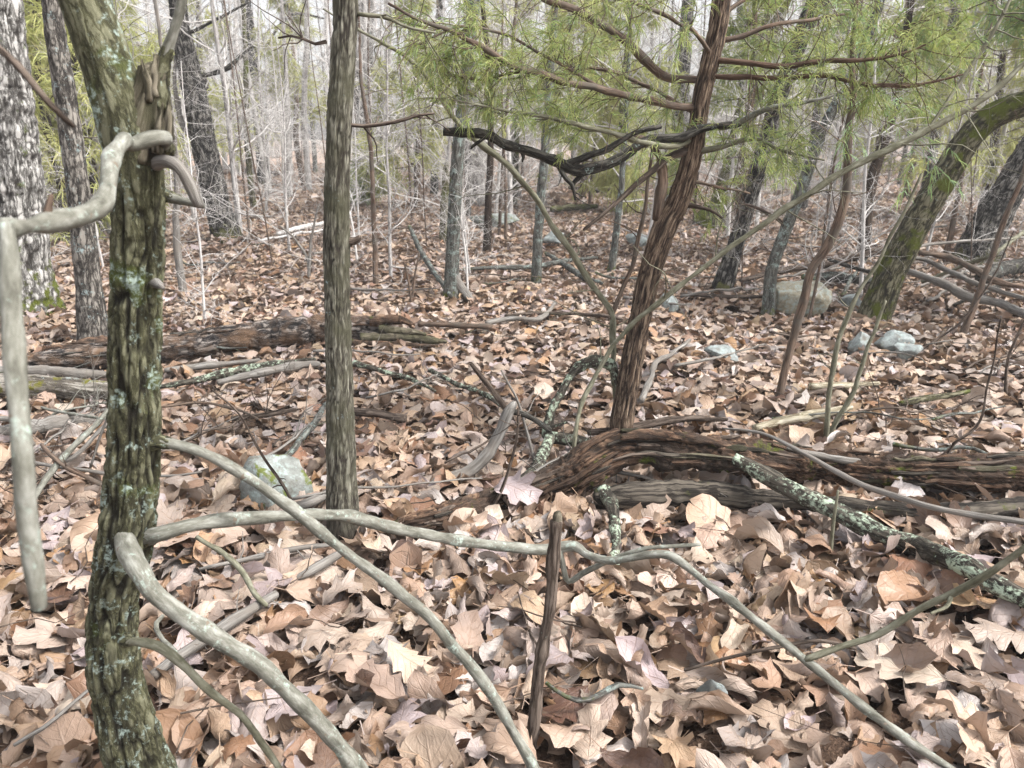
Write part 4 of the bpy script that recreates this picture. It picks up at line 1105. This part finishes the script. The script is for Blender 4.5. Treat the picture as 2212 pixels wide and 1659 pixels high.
ST = [
 ('fallen_branch', 'dark lichen spotted branch lying below the split bark log', [(345, 836), (440, 818), (520, 800), (600, 786), (680, 776)], [10, 17, 20, 18, 9], 'lichenlog', .05),
 ('fallen_branch', 'smooth grey branch just under the dark lichen spotted branch', [(470, 826), (560, 806), (640, 790), (690, 786)], [12, 20, 20, 12], 'grey', .05),
 ('fallen_stick', 'thin grey stick between the split log and lichen spotted branch', [(355, 800), (450, 790), (560, 778)], [12, 16, 8], 'grey', .04),
 ('fallen_stick', 'weathered grey stick passing under the thick pale branch', [(330, 1460), (420, 1395), (500, 1340), (600, 1282)], [20, 26, 26, 16], 'grey', .05),
 ('forked_twig', 'pale forked twig resting between the two long pale branches', [(425, 1160), (480, 1195), (520, 1235), (550, 1280), (578, 1308)], [9, 12, 13, 12, 9], 'palegreen', (.14, .06)),
 ('curly_twig', 'short curled grey twig under the thick pale branch', [(352, 1330), (338, 1350), (352, 1380), (375, 1400), (388, 1430)], [9, 10, 10, 10, 14], 'pale', .08),
 ('fallen_stick', 'thin grey stick pointing right below the mint rock', [(430, 1230), (540, 1205), (640, 1185), (720, 1175)], [6, 12, 13, 8], 'grey', .05),
 ('fallen_stick', 'short knobbly grey stick behind the long pale branch', [(640, 1250), (690, 1222), (740, 1196)], [14, 22, 18], 'grey', .05),
 ('bent_twig', 'bluish bent twig lying on leaves near the bottom centre', [(1180, 1475), (1215, 1500), (1262, 1512), (1300, 1498), (1345, 1480), (1395, 1490)], [8, 11, 13, 14, 13, 6], 'lichen', .07),
 ('fallen_stick', 'smooth brown stick at the end of the split bark log', [(905, 700), (980, 702), (1060, 706)], [11, 13, 13], 'brown', .05),
 ('fallen_branch', 'grey forked branch lying right of the split log', [(1050, 698), (1100, 688), (1165, 688), (1198, 655)], [12, 12, 12, 7], 'grey', .05),
 ('fallen_branch', 'lichen grey stick leaning on the foot of the lichen trunk', [(885, 490), (905, 535), (935, 585), (975, 640)], [8, 11, 12, 10], 'lichen', (.4, .05)),
 ('fallen_branch', 'greenish crooked branch lying across the middle ground', [(1000, 582), (1070, 578), (1150, 576), (1230, 562), (1290, 556)], [7, 9, 10, 10, 6], 'lichen', .05),
 ('fallen_branch', 'lichen covered branch lying down the slope right of the lichen sapling', [(1180, 548), (1225, 575), (1262, 600), (1300, 612)], [9, 13, 13, 8], 'lichen', .05),
 ('fallen_stick', 'lichen twig on leaves right of the slim trunk', [(765, 785), (820, 800), (880, 815), (940, 845)], [14, 13, 11, 5], 'lichenlog', .05),
 ('fallen_stick', 'thick brown stick end just right of the slim trunk', [(762, 888), (820, 895), (875, 905)], [18, 20, 18], 'stick', .05),
 ('fallen_stick', 'greenish stick below the lichen twig in the middle', [(930, 800), (985, 828), (1045, 850), (1090, 880)], [10, 11, 12, 8], 'lichenlog', .05),
 ('fallen_stick', 'dark brown stick lying just behind the rotten log', [(1270, 935), (1370, 922), (1470, 906), (1570, 905)], [16, 20, 17, 9], 'stick', .06),
 ('fallen_stick', 'short lichened stub lying left of the cedar foot', [(1190, 945), (1240, 950), (1290, 962)], [26, 28, 22], 'lichenlog', .07),
 ('lichen_stub', 'stub covered in pale green lichen behind the log', [(1105, 1050), (1150, 1020), (1175, 980), (1186, 945)], [18, 24, 26, 22], 'lichenlog', (.03, .1)),
 ('fallen_branch', 'grey bent branch right of the red cedar foot', [(1385, 865), (1405, 820), (1415, 785), (1450, 765), (1490, 735)], [14, 14, 12, 10, 7], 'grey', .06),
 ('rotten_branch', 'pale decayed branch behind the forked sapling foot', [(1630, 925), (1700, 908), (1780, 892), (1840, 880)], [16, 24, 22, 12], 'cone', .05),
 ('mossy_stick', 'stick wrapped in yellow green moss at the right', [(1945, 872), (1990, 862), (2040, 855), (2095, 845)], [12, 17, 14, 8], 'mossy', .05),
 ('fallen_stick', 'thin dark stick on leaves behind the dark log', [(1700, 860), (1760, 848), (1830, 835)], [10, 11, 8], 'stick', .05),
 ('fallen_stick', 'tan stick lying right of the crooked brown trunk', [(1750, 835), (1810, 835), (1900, 828)], [16, 18, 8], 'cone', .05),
 ('fallen_branch', 'thin grey branch lying left of the tan and mint rock', [(1470, 635), (1550, 640), (1640, 640), (1700, 632)], [7, 9, 9, 6], 'stick', .05),
 ('fallen_stick', 'straight stick lying beyond the cedar near the small rock', [(1090, 682), (1180, 676), (1280, 680), (1350, 690)], [6, 8, 9, 6], 'stick', .05),
 # brush pile
 ('brush_branch', 'thick dark branch on top of the brush pile', [(1600, 606), (1690, 584), (1780, 572), (1850, 555), (1905, 540)], [8.6, 14.4, 17.3, 17.3, 14.4], 'stick', (.1, .35)),
 ('brush_branch', 'long pale branch sloping right out of the brush pile', [(1960, 585), (2030, 610), (2090, 640), (2160, 655), (2240, 690)], [13.0, 18.7, 20.2, 20.2, 18.7], 'grey', (.3, .08)),
 ('brush_branch', 'smooth brown branch arching over the brush pile at right', [(1985, 545), (2050, 556), (2110, 585), (2160, 610), (2235, 622)], [10.1, 13.0, 14.4, 13.0, 10.1], 'brown', (.45, .2)),
 ('brush_branch', 'grey branch bridging from the mossy trunk to the right', [(1905, 555), (1990, 560), (2060, 590), (2130, 620), (2235, 650)], [9.4, 10.8, 11.5, 10.8, 9.4], 'grey', (.4, .2)),
 ('brush_branch', 'pale log lying low in the brush pile', [(1735, 600), (1800, 598), (1860, 605), (1920, 612)], [17.3, 21.6, 21.6, 14.4], 'lichen', .1),
 ('brush_branch', 'long thin branch crossing the top of the brush pile', [(1920, 542), (2010, 528), (2100, 520), (2235, 512)], [5.8, 6.5, 6.5, 5.0], 'grey', .4),
 ('brush_branch', 'straight green grey branch slanting up at the right edge', [(1990, 610), (2080, 575), (2150, 545), (2240, 480)], [7.2, 8.6, 9.4, 8.6], 'palegreen', (.15, .6)),
 ('brush_branch', 'dark forked branch deep in the brush pile', [(1790, 560), (1850, 580), (1900, 590), (1950, 575)], [7.2, 9.4, 9.4, 5.8], 'black', .3),
 ('brush_branch', 'black branch stub under the mossy leaning trunk', [(1820, 640), (1835, 610), (1855, 580), (1880, 545)], [8.6, 8.6, 7.2, 5.8], 'lichen', (.02, .3)),
 ('brush_branch', 'thick dark log end in the brush at the right edge', [(2120, 600), (2170, 580), (2235, 570)], [28.8, 33.1, 31.7], 'black', .15),
 # left tangle
 ('tangle_stick', 'white peeled stick slanting up to the furrowed trunk', [(70, 1085), (100, 1030), (150, 975), (200, 925), (245, 868)], [11, 14, 14, 13, 10], 'pale', (.05, .3)),
 ('tangle_stick', 'grey stick beneath the white peeled stick', [(110, 1010), (160, 985), (210, 935), (250, 895)], [8, 10, 10, 8], 'grey', (.1, .22)),
 ('tangle_stick', 'brown stick sloping down behind the furrowed trunk', [(90, 960), (130, 1000), (190, 1035), (250, 1060)], [9, 11, 11, 9], 'brown', (.2, .06)),
 ('tangle_stick', 'thin pale twig lying flat at the left tangle', [(90, 880), (160, 895), (250, 908)], [6, 8, 6], 'pale', .1),
 ('tangle_stick', 'thin grey twig standing in the left tangle', [(195, 1010), (215, 950), (235, 890)], [5, 6, 4], 'grey', (.05, .3)),
 ('tangle_stick', 'pale arched root like stick at the left edge', [(-20, 905), (20, 905), (50, 925), (70, 960)], [10, 14, 14, 10], 'grey', .12),
 ('tangle_stick', 'long thin twig right of the furrowed trunk', [(345, 880), (430, 870), (500, 880), (560, 905)], [5, 7, 7, 4], 'brown', .1),
 ('fallen_stick', 'dark broken stick left of the slim trunk foot', [(500, 905), (580, 895), (640, 885)], [12, 14, 10], 'stick', .05),
 ('fallen_stick', 'grey lichened stick slanting up to the slim trunk', [(590, 1020), (640, 960), (680, 910), (705, 870)], [10, 14, 14, 10], 'lichen', .08),
 ('fallen_stick', 'grey stick end resting between mint rock and slim trunk', [(640, 1095), (680, 1080), (720, 1060)], [18, 24, 22], 'grey', .06),
 ('fallen_stick', 'pale stick lying near the lower left corner', [(30, 1610), (110, 1560), (190, 1490)], [8, 9, 8], 'grey', .06),
 ('fallen_branch', 'pale fallen branch left of the slim trunk far back', [(600, 505), (650, 492), (700, 482)], [8, 11, 8], 'fartwig', .06),
 ('fallen_branch', 'mossy fallen branch far back behind the dead branch', [(1190, 452), (1240, 448), (1290, 446)], [12, 14, 10], 'mossy', .08),
 ('fallen_branch', 'dark fallen branch far back near the center', [(1230, 405), (1300, 412), (1400, 408)], [8, 10, 8], 'stick', .08),
 ('fallen_branch', 'dark log lying far back left of the slim trunk', [(480, 372), (530, 370), (600, 374)], [10, 14, 10], 'brown', .1),
]
for i, (nm, lb, pts, w, mat, lf) in enumerate(ST):
    stick(nm, lb, pts, w, mat, lf, tw=(4, .14) if i % 3 == 0 else None, cat='branch' if 'branch' in nm else 'stick', seed=400 + i,
          group='brush pile at the right' if nm == 'brush_branch' else ('tangle of sticks at the left' if nm == 'tangle_stick' else None))

rg = np.random.default_rng(55)
for k in range(70):       # small sticks anywhere on the floor
    y = rg.uniform(2.2, 14); x = rg.uniform(-.66, .66) * y
    L = rg.uniform(.25, .9); an = rg.normal(0, .6); n = 5
    u = np.linspace(-.5, .5, n)
    P = np.stack([x + np.cos(an) * u * L, y + np.sin(an) * u * L, np.zeros(n)], 1) + rg.normal(0, .02, (n, 3))
    P[:, 2] = gz(P[:, 0], P[:, 1]) + .055 + np.abs(rg.normal(0, .02, n))
    mb = MB()
    r0 = rg.uniform(.004, .011) * (1 if y < 6 else 1.5)
    Pp, rr = tube(mb, P, np.linspace(r0, r0 * .5, n), 6, .05, wob=.03, seed=600 + k, knot=.5)
    if k % 2: twigs(mb, Pp, rr, 3, .2, 700 + k, rad=.003)
    ck = k % 5
    solo(mb, 'loose_stick', B[['grey', 'stick', 'brown', 'lichen', 'grey'][ck]], f"small {['grey', 'dark', 'brown', 'lichened', 'grey'][ck]} stick on the leaves, {'near' if y < 5 else ('midway' if y < 9 else 'far')}, {zone(x, y).replace('beyond', 'below').replace('behind', 'below')}", 'stick', 'loose sticks on the leaf litter')


# twiggy dead branches lying in tangles
TW = [('long twiggy branch tangled left of the furrowed trunk', [(40, 1000), (110, 950), (180, 905), (240, 880)], 6, 'grey', 14, .3),
      ('low twiggy branch at the left edge under the blurred limb', [(10, 1130), (70, 1050), (130, 990)], 6, 'stick', 12, .28),
      ('pale twiggy branch just above the left tangle', [(95, 905), (170, 880), (240, 868)], 5, 'pale', 10, .25),
      ('twiggy branch lying between furrowed trunk and mint rock', [(380, 960), (460, 930), (540, 900), (620, 880)], 5, 'stick', 12, .3),
      ('thin twiggy branch behind the mint rock', [(560, 1000), (620, 950), (690, 900)], 6, 'grey', 10, .25),
      ('twiggy branch by the curved grey branch', [(960, 1000), (1050, 960), (1130, 930), (1200, 920)], 5, 'stick', 14, .28),
      ('twiggy branch below the arched dead stem', [(1120, 1060), (1190, 1000), (1250, 960)], 6, 'grey', 12, .25),
      ('twiggy branch right of the slim trunk below the lichen twig', [(790, 860), (880, 840), (960, 800)], 5, 'grey', 10, .25),
      ('twiggy branch under the leaning mossy trunk', [(1820, 640), (1900, 610), (1990, 580), (2070, 560)], 7, 'stick', 18, .55),
      ('pale twiggy branch on the brush pile near the right edge', [(1980, 620), (2070, 590), (2150, 570), (2230, 560)], 7, 'grey', 18, .6),
      ('twiggy branch spread before the tilted dark trunk', [(2060, 660), (2130, 630), (2200, 600)], 7, 'black', 16, .5),
      ('twiggy branch lying beyond the tan rock', [(1680, 600), (1760, 585), (1830, 575)], 6, 'grey', 14, .5),
      ('thin twiggy branch right of the forked sapling foot', [(1830, 900), (1930, 880), (2020, 890), (2110, 870)], 5, 'stick', 12, .25),
      ('twiggy branch lying left of the blue grey trunk', [(1470, 640), (1560, 628), (1640, 622)], 6, 'grey', 12, .4),
      ('twiggy branch in the leaves behind the dark oak foot', [(560, 520), (640, 505), (720, 495)], 6, 'fartwig', 12, .6),
      ('twiggy branch at the right edge below the brush pile', [(2080, 800), (2150, 770), (2220, 760)], 5, 'stick', 10, .3)]
for i, (lb, pts, w, mat, n, ln) in enumerate(TW):
    g = [onground(p[0], p[1], .05 + .05 * (k % 2)) for k, p in enumerate(pts)]
    P = np.array([a for a, _ in g]); dep = np.array([t for _, t in g])
    mb = MB()
    Pp, rr = tube(mb, P, radii([w, w, w * .6], dep, len(pts)), 6, .04, wob=.06, seed=800 + i, knot=.4)
    root = empty('twiggy_branch', tuple(P[0]), lb, 'branch', 'twiggy dead branches on the ground')
    st_ = part(mb, 'stem', B[mat], root)
    for k in range(n):
        mk = MB()
        twigs(mk, Pp, rr, 1, ln, 8100 + i * 40 + k, lv=2, rad=.0035, t0=.05)
        part(mk, 'twig', B[mat], root, st_)


# ------------------------------------------------------------------ rocks
def rock(name, label, px, py, wpx, hpx, mat, seed, dfac=.7, sink=.55):
    p, dep = onground(px, py)
    w = wpx / F * dep; h = hpx / F * dep / .95
    rg = np.random.default_rng(seed)
    bm_ = bmesh.new()
    bmesh.ops.create_icosphere(bm_, subdivisions=4, radius=1)
    V = np.array([v.co[:] for v in bm_.verts]); T = np.array([[v.index for v in f.verts] for f in bm_.faces])
    bm_.free()
    for _ in range(14):       # flat faces cut off by planes
        d = rg.normal(size=3); d /= np.linalg.norm(d); c = rg.uniform(.42, .8)
        k = V @ d
        V = V - np.where(k > c, (k - c) * .985, 0)[:, None] * d
    V = V * (1 + (fb(V * 2.6 + seed, seed, 4) - .5)[:, None] * .30)
    V = V + (fb(V * 9 + seed, seed + 4, 3) - .5)[:, None] * .05 * V
    V = V / np.ptp(V, axis=0)
    V = V * np.array([w, w * dfac, h * (1 + sink)])
    V[:, 2] -= V[:, 2].min() + h * sink * 1.0
    V = V + np.array([p[0], p[1] + w * dfac * .4, float(gz(p[0], p[1])) + .02])
    mb = MB()
    mb.add(V, None, T, V)
    return solo(mb, name, mat, label, 'rock', origin=(p[0], p[1], float(gz(p[0], p[1]))))


rock('mint_rock', 'pale mint angular rock between the furrowed tree and slim trunk', 600, 1092, 165, 84, ROCKM, 3)
rock('tan_rock', 'tan and mint rounded boulder right of the blue grey trunk', 1728, 682, 125, 62, ROCKT, 5)
rock('small_rock', 'small roundish grey rock right of the forked sapling', 1862, 762, 46, 36, ROCK, 6)
rock('flat_rock', 'long flat white rock right of the small roundish rock', 1930, 756, 84, 30, ROCK, 7, .5)
rock('white_rock', 'small white slab in front of the long flat rock', 1965, 778, 62, 24, ROCK, 8)
rock('slab_rock', 'low pale slab lying right of the red cedar', 1562, 782, 74, 22, ROCK, 9)
rock('far_rock', 'flat pale rock with moss right of the lichen trunk', 1068, 492, 110, 26, ROCKM, 10, .5)
rock('far_rock', 'pale rock behind the lichen sapling', 1195, 528, 55, 24, ROCK, 11)
rock('far_rock', 'pale rock beside the grey sapling', 1385, 535, 60, 26, ROCK, 12)
rock('bluish_rock', 'small bluish stone beyond the straight fallen stick', 1450, 672, 40, 30, ROCK, 14)
rock('blue_stone', 'small bluish white stone among leaves at the bottom right', 1545, 1530, 66, 44, ROCK, 15)
rock('edge_rock', 'pale rock beside the foot of the leaning mossy trunk', 1850, 668, 60, 24, ROCK, 17)


# ------------------------------------------------------------------ bare woods behind
def bare(seed, h, r0, nb, low, lv2, sides, tsides, rad, brush=False):
    """one bare tree about its foot: trunk and twigs"""
    rg = np.random.default_rng(seed)
    n = 7
    z = np.linspace(-.08, h, n)
    lean = rg.normal(0, .05, 2)
    P = np.stack([lean[0] * z + rg.normal(0, .03 * h / 6, n) * (z > 0), lean[1] * z + rg.normal(0, .03 * h / 6, n) * (z > 0), z], 1)
    tr, tw = MB(), MB()
    Pp, rr = tube(tr, P, r0 * np.linspace(1.15, .3, n), sides, h / (14 if sides > 5 else 8), seed=seed, tip=False, knot=.15)
    for k in range(nb):
        u = low + (1 - low) * rg.random()
        i = min(len(Pp) - 2, int(u * (len(Pp) - 1)))
        az = rg.uniform(0, 2 * math.pi)
        d = np.array([math.cos(az), math.sin(az), rg.uniform(.1, 1.1)]); d /= np.linalg.norm(d)
        L = rg.uniform(.25, .6) * (h * .34 if not brush else h * .5)
        pts = [Pp[i]]
        dd = d
        for _ in range(4):
            dd = dd + rg.normal(0, .22, 3); dd /= np.linalg.norm(dd)
            pts.append(pts[-1] + dd * L / 4)
        pts = np.array(pts)
        r1 = min(rr[i] * .45, rad * 2)
        tube(tw, pts, np.linspace(r1, r1 * .35, 5), tsides, L / 5, tip=False)
        if lv2: twigs(tw, pts, np.linspace(r1, r1 * .35, 5), lv2, L * .6, int(rg.integers(1 << 30)), lv=2 if lv2 > 3 else 1, rad=rad, side=3)
    return tr, tw


TREES = [bare(1000 + i, random.Random(i).uniform(10, 14), random.Random(i + 50).uniform(.045, .11), 30, .06, 4, 10, 4, .010) for i in range(5)]
SAPS = [bare(1100 + i, random.Random(i).uniform(4, 7), random.Random(i + 70).uniform(.018, .035), 30, .08, 5, 6, 3, .008, True) for i in range(6)]


def as_proto(bt, tmat, wmat, nm):
    return bt[0].mesh('trunk', tmat), bt[1].mesh('crown', wmat)


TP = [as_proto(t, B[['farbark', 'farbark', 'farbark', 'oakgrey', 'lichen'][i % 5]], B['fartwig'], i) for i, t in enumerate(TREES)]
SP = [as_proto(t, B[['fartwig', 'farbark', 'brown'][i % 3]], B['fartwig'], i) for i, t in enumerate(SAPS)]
rg = np.random.default_rng(77)


def place(protos, name, label, cat, group, n, y0, y1, smin, smax, gap, looks):
    got = []
    tries = 0
    while len(got) < n and tries < n * 60:
        tries += 1
        y = math.sqrt(rg.uniform(y0 ** 2, y1 ** 2)); x = rg.uniform(-.74, .74) * y
        if any((x - a) ** 2 + (y - b) ** 2 < gap ** 2 for a, b in got): continue
        got.append((x, y))
        kind_ = int(rg.integers(len(protos)))
        root = empty(name, (x, y, float(gz(x, y))), f"{looks[kind_]} {label} {zone(x, y)}, {'nearer' if y < (y0 + y1) / 2 else 'farther'} row", cat, f'{group} {zone(x, y)}')
        s = rg.uniform(smin, smax)
        root.scale = (s, s, s)
        root.rotation_euler = (rg.normal(0, .04), rg.normal(0, .04), rg.uniform(0, 6.28))
        a, b = protos[kind_]
        for nm, me in (('trunk', a), ('crown', b)):
            o = bpy.data.objects.new(nm, me)
            COL.objects.link(o)
            o.parent = root


place(TP, 'bare_tree', 'leafless tree', 'tree', 'bare trees', 100, 14, 42, .7, 1.3, .9, ['pale grey', 'grey', 'slim pale', 'dark', 'blotched'])
place(SP, 'young_sapling', 'thin young sapling', 'sapling', 'thin young saplings in the middle distance', 34, 5.5, 11, .28, .55, .7, ['pale', 'grey', 'brown', 'slender pale', 'slender grey', 'slender brown'])
place(SP, 'bare_sapling', 'twiggy sapling', 'sapling', 'bare saplings', 210, 10, 38, .7, 1.3, .5, ['pale', 'grey', 'brown', 'slender pale', 'slender grey', 'slender brown'])


def far_wood():
    rg = np.random.default_rng(88)
    var = []
    for i in range(7):
        a, b = bare(1300 + i, rg.uniform(9, 13), rg.uniform(.06, .15), 16, .04, 3, 5, 3, .012)
        mb = MB(); mb.V = a.V + b.V; mb.A = a.A + b.A; mb.N = a.N + b.N
        va, qa, ta, aa, na = a.arrays(); vb, qb, tb, ab, nb = b.arrays()
        var.append((np.vstack([va, vb]), np.vstack([qa, qb + len(va)]), np.vstack([aa, ab])))
    m = MB()
    for _ in range(150):
        y = math.sqrt(rg.uniform(36 ** 2, 95 ** 2)); x = rg.uniform(-.8, .8) * y
        V, Q, A = var[int(rg.integers(len(var)))]
        a = rg.uniform(0, 6.28); c, s = math.cos(a), math.sin(a); k = rg.uniform(.8, 1.5)
        VV = V * k @ np.array([[c, s, 0], [-s, c, 0], [0, 0, 1]])
        m.add(VV + [x, y, float(gz(x, y))], Q, None, A)
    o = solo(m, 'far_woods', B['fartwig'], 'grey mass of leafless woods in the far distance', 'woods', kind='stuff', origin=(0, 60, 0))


far_wood()


# ------------------------------------------------------------------ cedars of the background
def bg_cedar(label, px, py, hgt, spread, nb, per, mat, seed, low=.08, name='background_cedar', Y=None):
    if Y is None:
        b, _ = onground(px, py)
    else:
        b = at(px, py, Y)[0]; b[2] = float(gz(b[0], b[1]))
    rg = np.random.default_rng(seed)
    root = empty(name, tuple(b), label, 'cedar', 'cedars in the background')
    n = 6
    z = np.linspace(-.06, hgt, n)
    P = np.stack([b[0] + rg.normal(0, .04, n), b[1] + rg.normal(0, .04, n), b[2] + z], 1)
    mb = MB()
    r0 = .012 * hgt + .02
    Pp, rr = tube(mb, P, r0 * np.linspace(1.1, .2, n), 10, .15, tip=False)
    part(mb, 'trunk', B['cedar'], root)
    tw, fo = MB(), MB()
    sw = .0011 * b[1] + .001; sl = .05 + .012 * b[1]
    for k in range(nb):
        u = low + (1 - low) * rg.random()
        i = min(len(Pp) - 2, int(u * (len(Pp) - 1)))
        az = rg.uniform(0, 6.28)
        L = spread * (1.15 - u) * rg.uniform(.5, 1.1)
        d = np.array([math.cos(az), math.sin(az), rg.uniform(-.15, .5)]); d /= np.linalg.norm(d)
        pts = [Pp[i]]
        for _ in range(4):
            d = d + rg.normal(0, .15, 3); d /= np.linalg.norm(d)
            pts.append(pts[-1] + d * L / 4)
        pts = np.array(pts); r1 = np.linspace(min(rr[i] * .4, .012), .003, 5)
        tube(tw, pts, r1, 4, L / 5, tip=False)
        dress(fo, tw, pts, r1, 6, L * .4, per, sl, sw, int(rg.integers(1 << 30)), droop=.45, t0=.25)
    part(tw, 'branch', B['brown'], root)
    part(fo, 'foliage', mat, root, smooth=False)


bg_cedar('yellow green cedar between the two left oak trunks', 215, 505, 5.5, 2.2, 60, 30, NEEDLE_Y, 1)
bg_cedar('low yellow cedar bush behind the grey oak', 130, 470, 4.2, 2.0, 44, 30, NEEDLE_Y, 2)
bg_cedar('thin olive cedar left of the slim trunk high up', 655, 400, 6.5, 2.2, 24, 22, NEEDLE_Y, 3, .3)
bg_cedar('feathery cedar between the slim trunk and the lichen trunk', 905, 452, 4.0, 1.7, 34, 26, NEEDLE_Y, 4, .15)
bg_cedar('small low cedar bush right of the slim trunk', 795, 440, 1.3, .8, 16, 22, NEEDLE, 5)
bg_cedar('broad yellow green cedar behind the dead branch', 1255, 425, 5.5, 2.4, 48, 26, NEEDLE_Y, 6, .2)
bg_cedar('olive cedar behind the lichen sapling', 1105, 400, 6.5, 2.6, 44, 24, NEEDLE_Y, 7, .22)
bg_cedar('cedar with drooping sprays right of the red cedar', 1600, 560, 3.6, 1.1, 28, 26, NEEDLE, 8, .25)
bg_cedar('wide cedar filling the gap above the brush pile', 1960, 430, 5.5, 2.6, 50, 26, NEEDLE_Y, 9, .12)
bg_cedar('blue green cedar leaning in at the top right corner', 2290, 700, 4.0, 2.0, 44, 40, NEEDLE_B, 10, .42)
bg_cedar('pale cedar behind the blue grey leaning trunk', 1790, 420, 5.5, 2.0, 34, 24, NEEDLE_Y, 11, .2)
bg_cedar('tall cedar at the top left corner behind the oaks', 40, 430, 7.5, 2.8, 56, 28, NEEDLE_Y, 12, .12)

bg_cedar('bright yellow green cedar just left of the furrowed stem', 150, 520, 5.0, 2.2, 60, 30, NEEDLE_Y, 21, .1)
bg_cedar('yellow cedar glowing behind the furrowed stem', 250, 450, 5.0, 2.0, 44, 30, NEEDLE_Y, 22, .1)
bg_cedar('thin yellow cedar behind the dark leaning oak', 470, 405, 6.0, 2.2, 26, 24, NEEDLE_Y, 23, .2)
bg_cedar('light green cedar between lichen trunk and red cedar', 1340, 450, 5.0, 2.0, 44, 30, NEEDLE_Y, 24, .15)
bg_cedar('light green cedar reaching in from the right edge', 2120, 470, 5.0, 2.4, 56, 30, NEEDLE_Y, 25, .12)
bg_cedar('fresh green cedar high at the right between the leaning trunks', 1880, 560, 4.2, 1.5, 34, 34, NEEDLE, 26, .42)


# ------------------------------------------------------------------ haze volume added to lighten the far woods
def haze():
    mb = MB()
    x0, x1, y0, y1, z0, z1 = -130, 130, -12, 125, -1.4, 32
    V = [(x, y, z) for z in (z0, z1) for y in (y0, y1) for x in (x0, x1)]
    mb.add(V, [(0, 2, 3, 1), (4, 5, 7, 6), (0, 1, 5, 4), (2, 6, 7, 3), (0, 4, 6, 2), (1, 3, 7, 5)])
    m = bpy.data.materials.new('added_haze')
    m.use_nodes = True
    t = m.node_tree
    t.nodes.clear()
    v = t.nodes.new('ShaderNodeVolumePrincipled')
    v.inputs['Color'].default_value = (.93, .93, .95, 1)
    v.inputs['Density'].default_value = HAZE
    o = t.nodes.new('ShaderNodeOutputMaterial')
    t.links.new(v.outputs[0], o.inputs['Volume'])
    me = mb.mesh('haze', m, (0, 0, 0), False)
    ob = bpy.data.objects.new('haze', me)
    COL.objects.link(ob)
    ob['kind'] = 'stuff'


HAZE = .0028
haze()
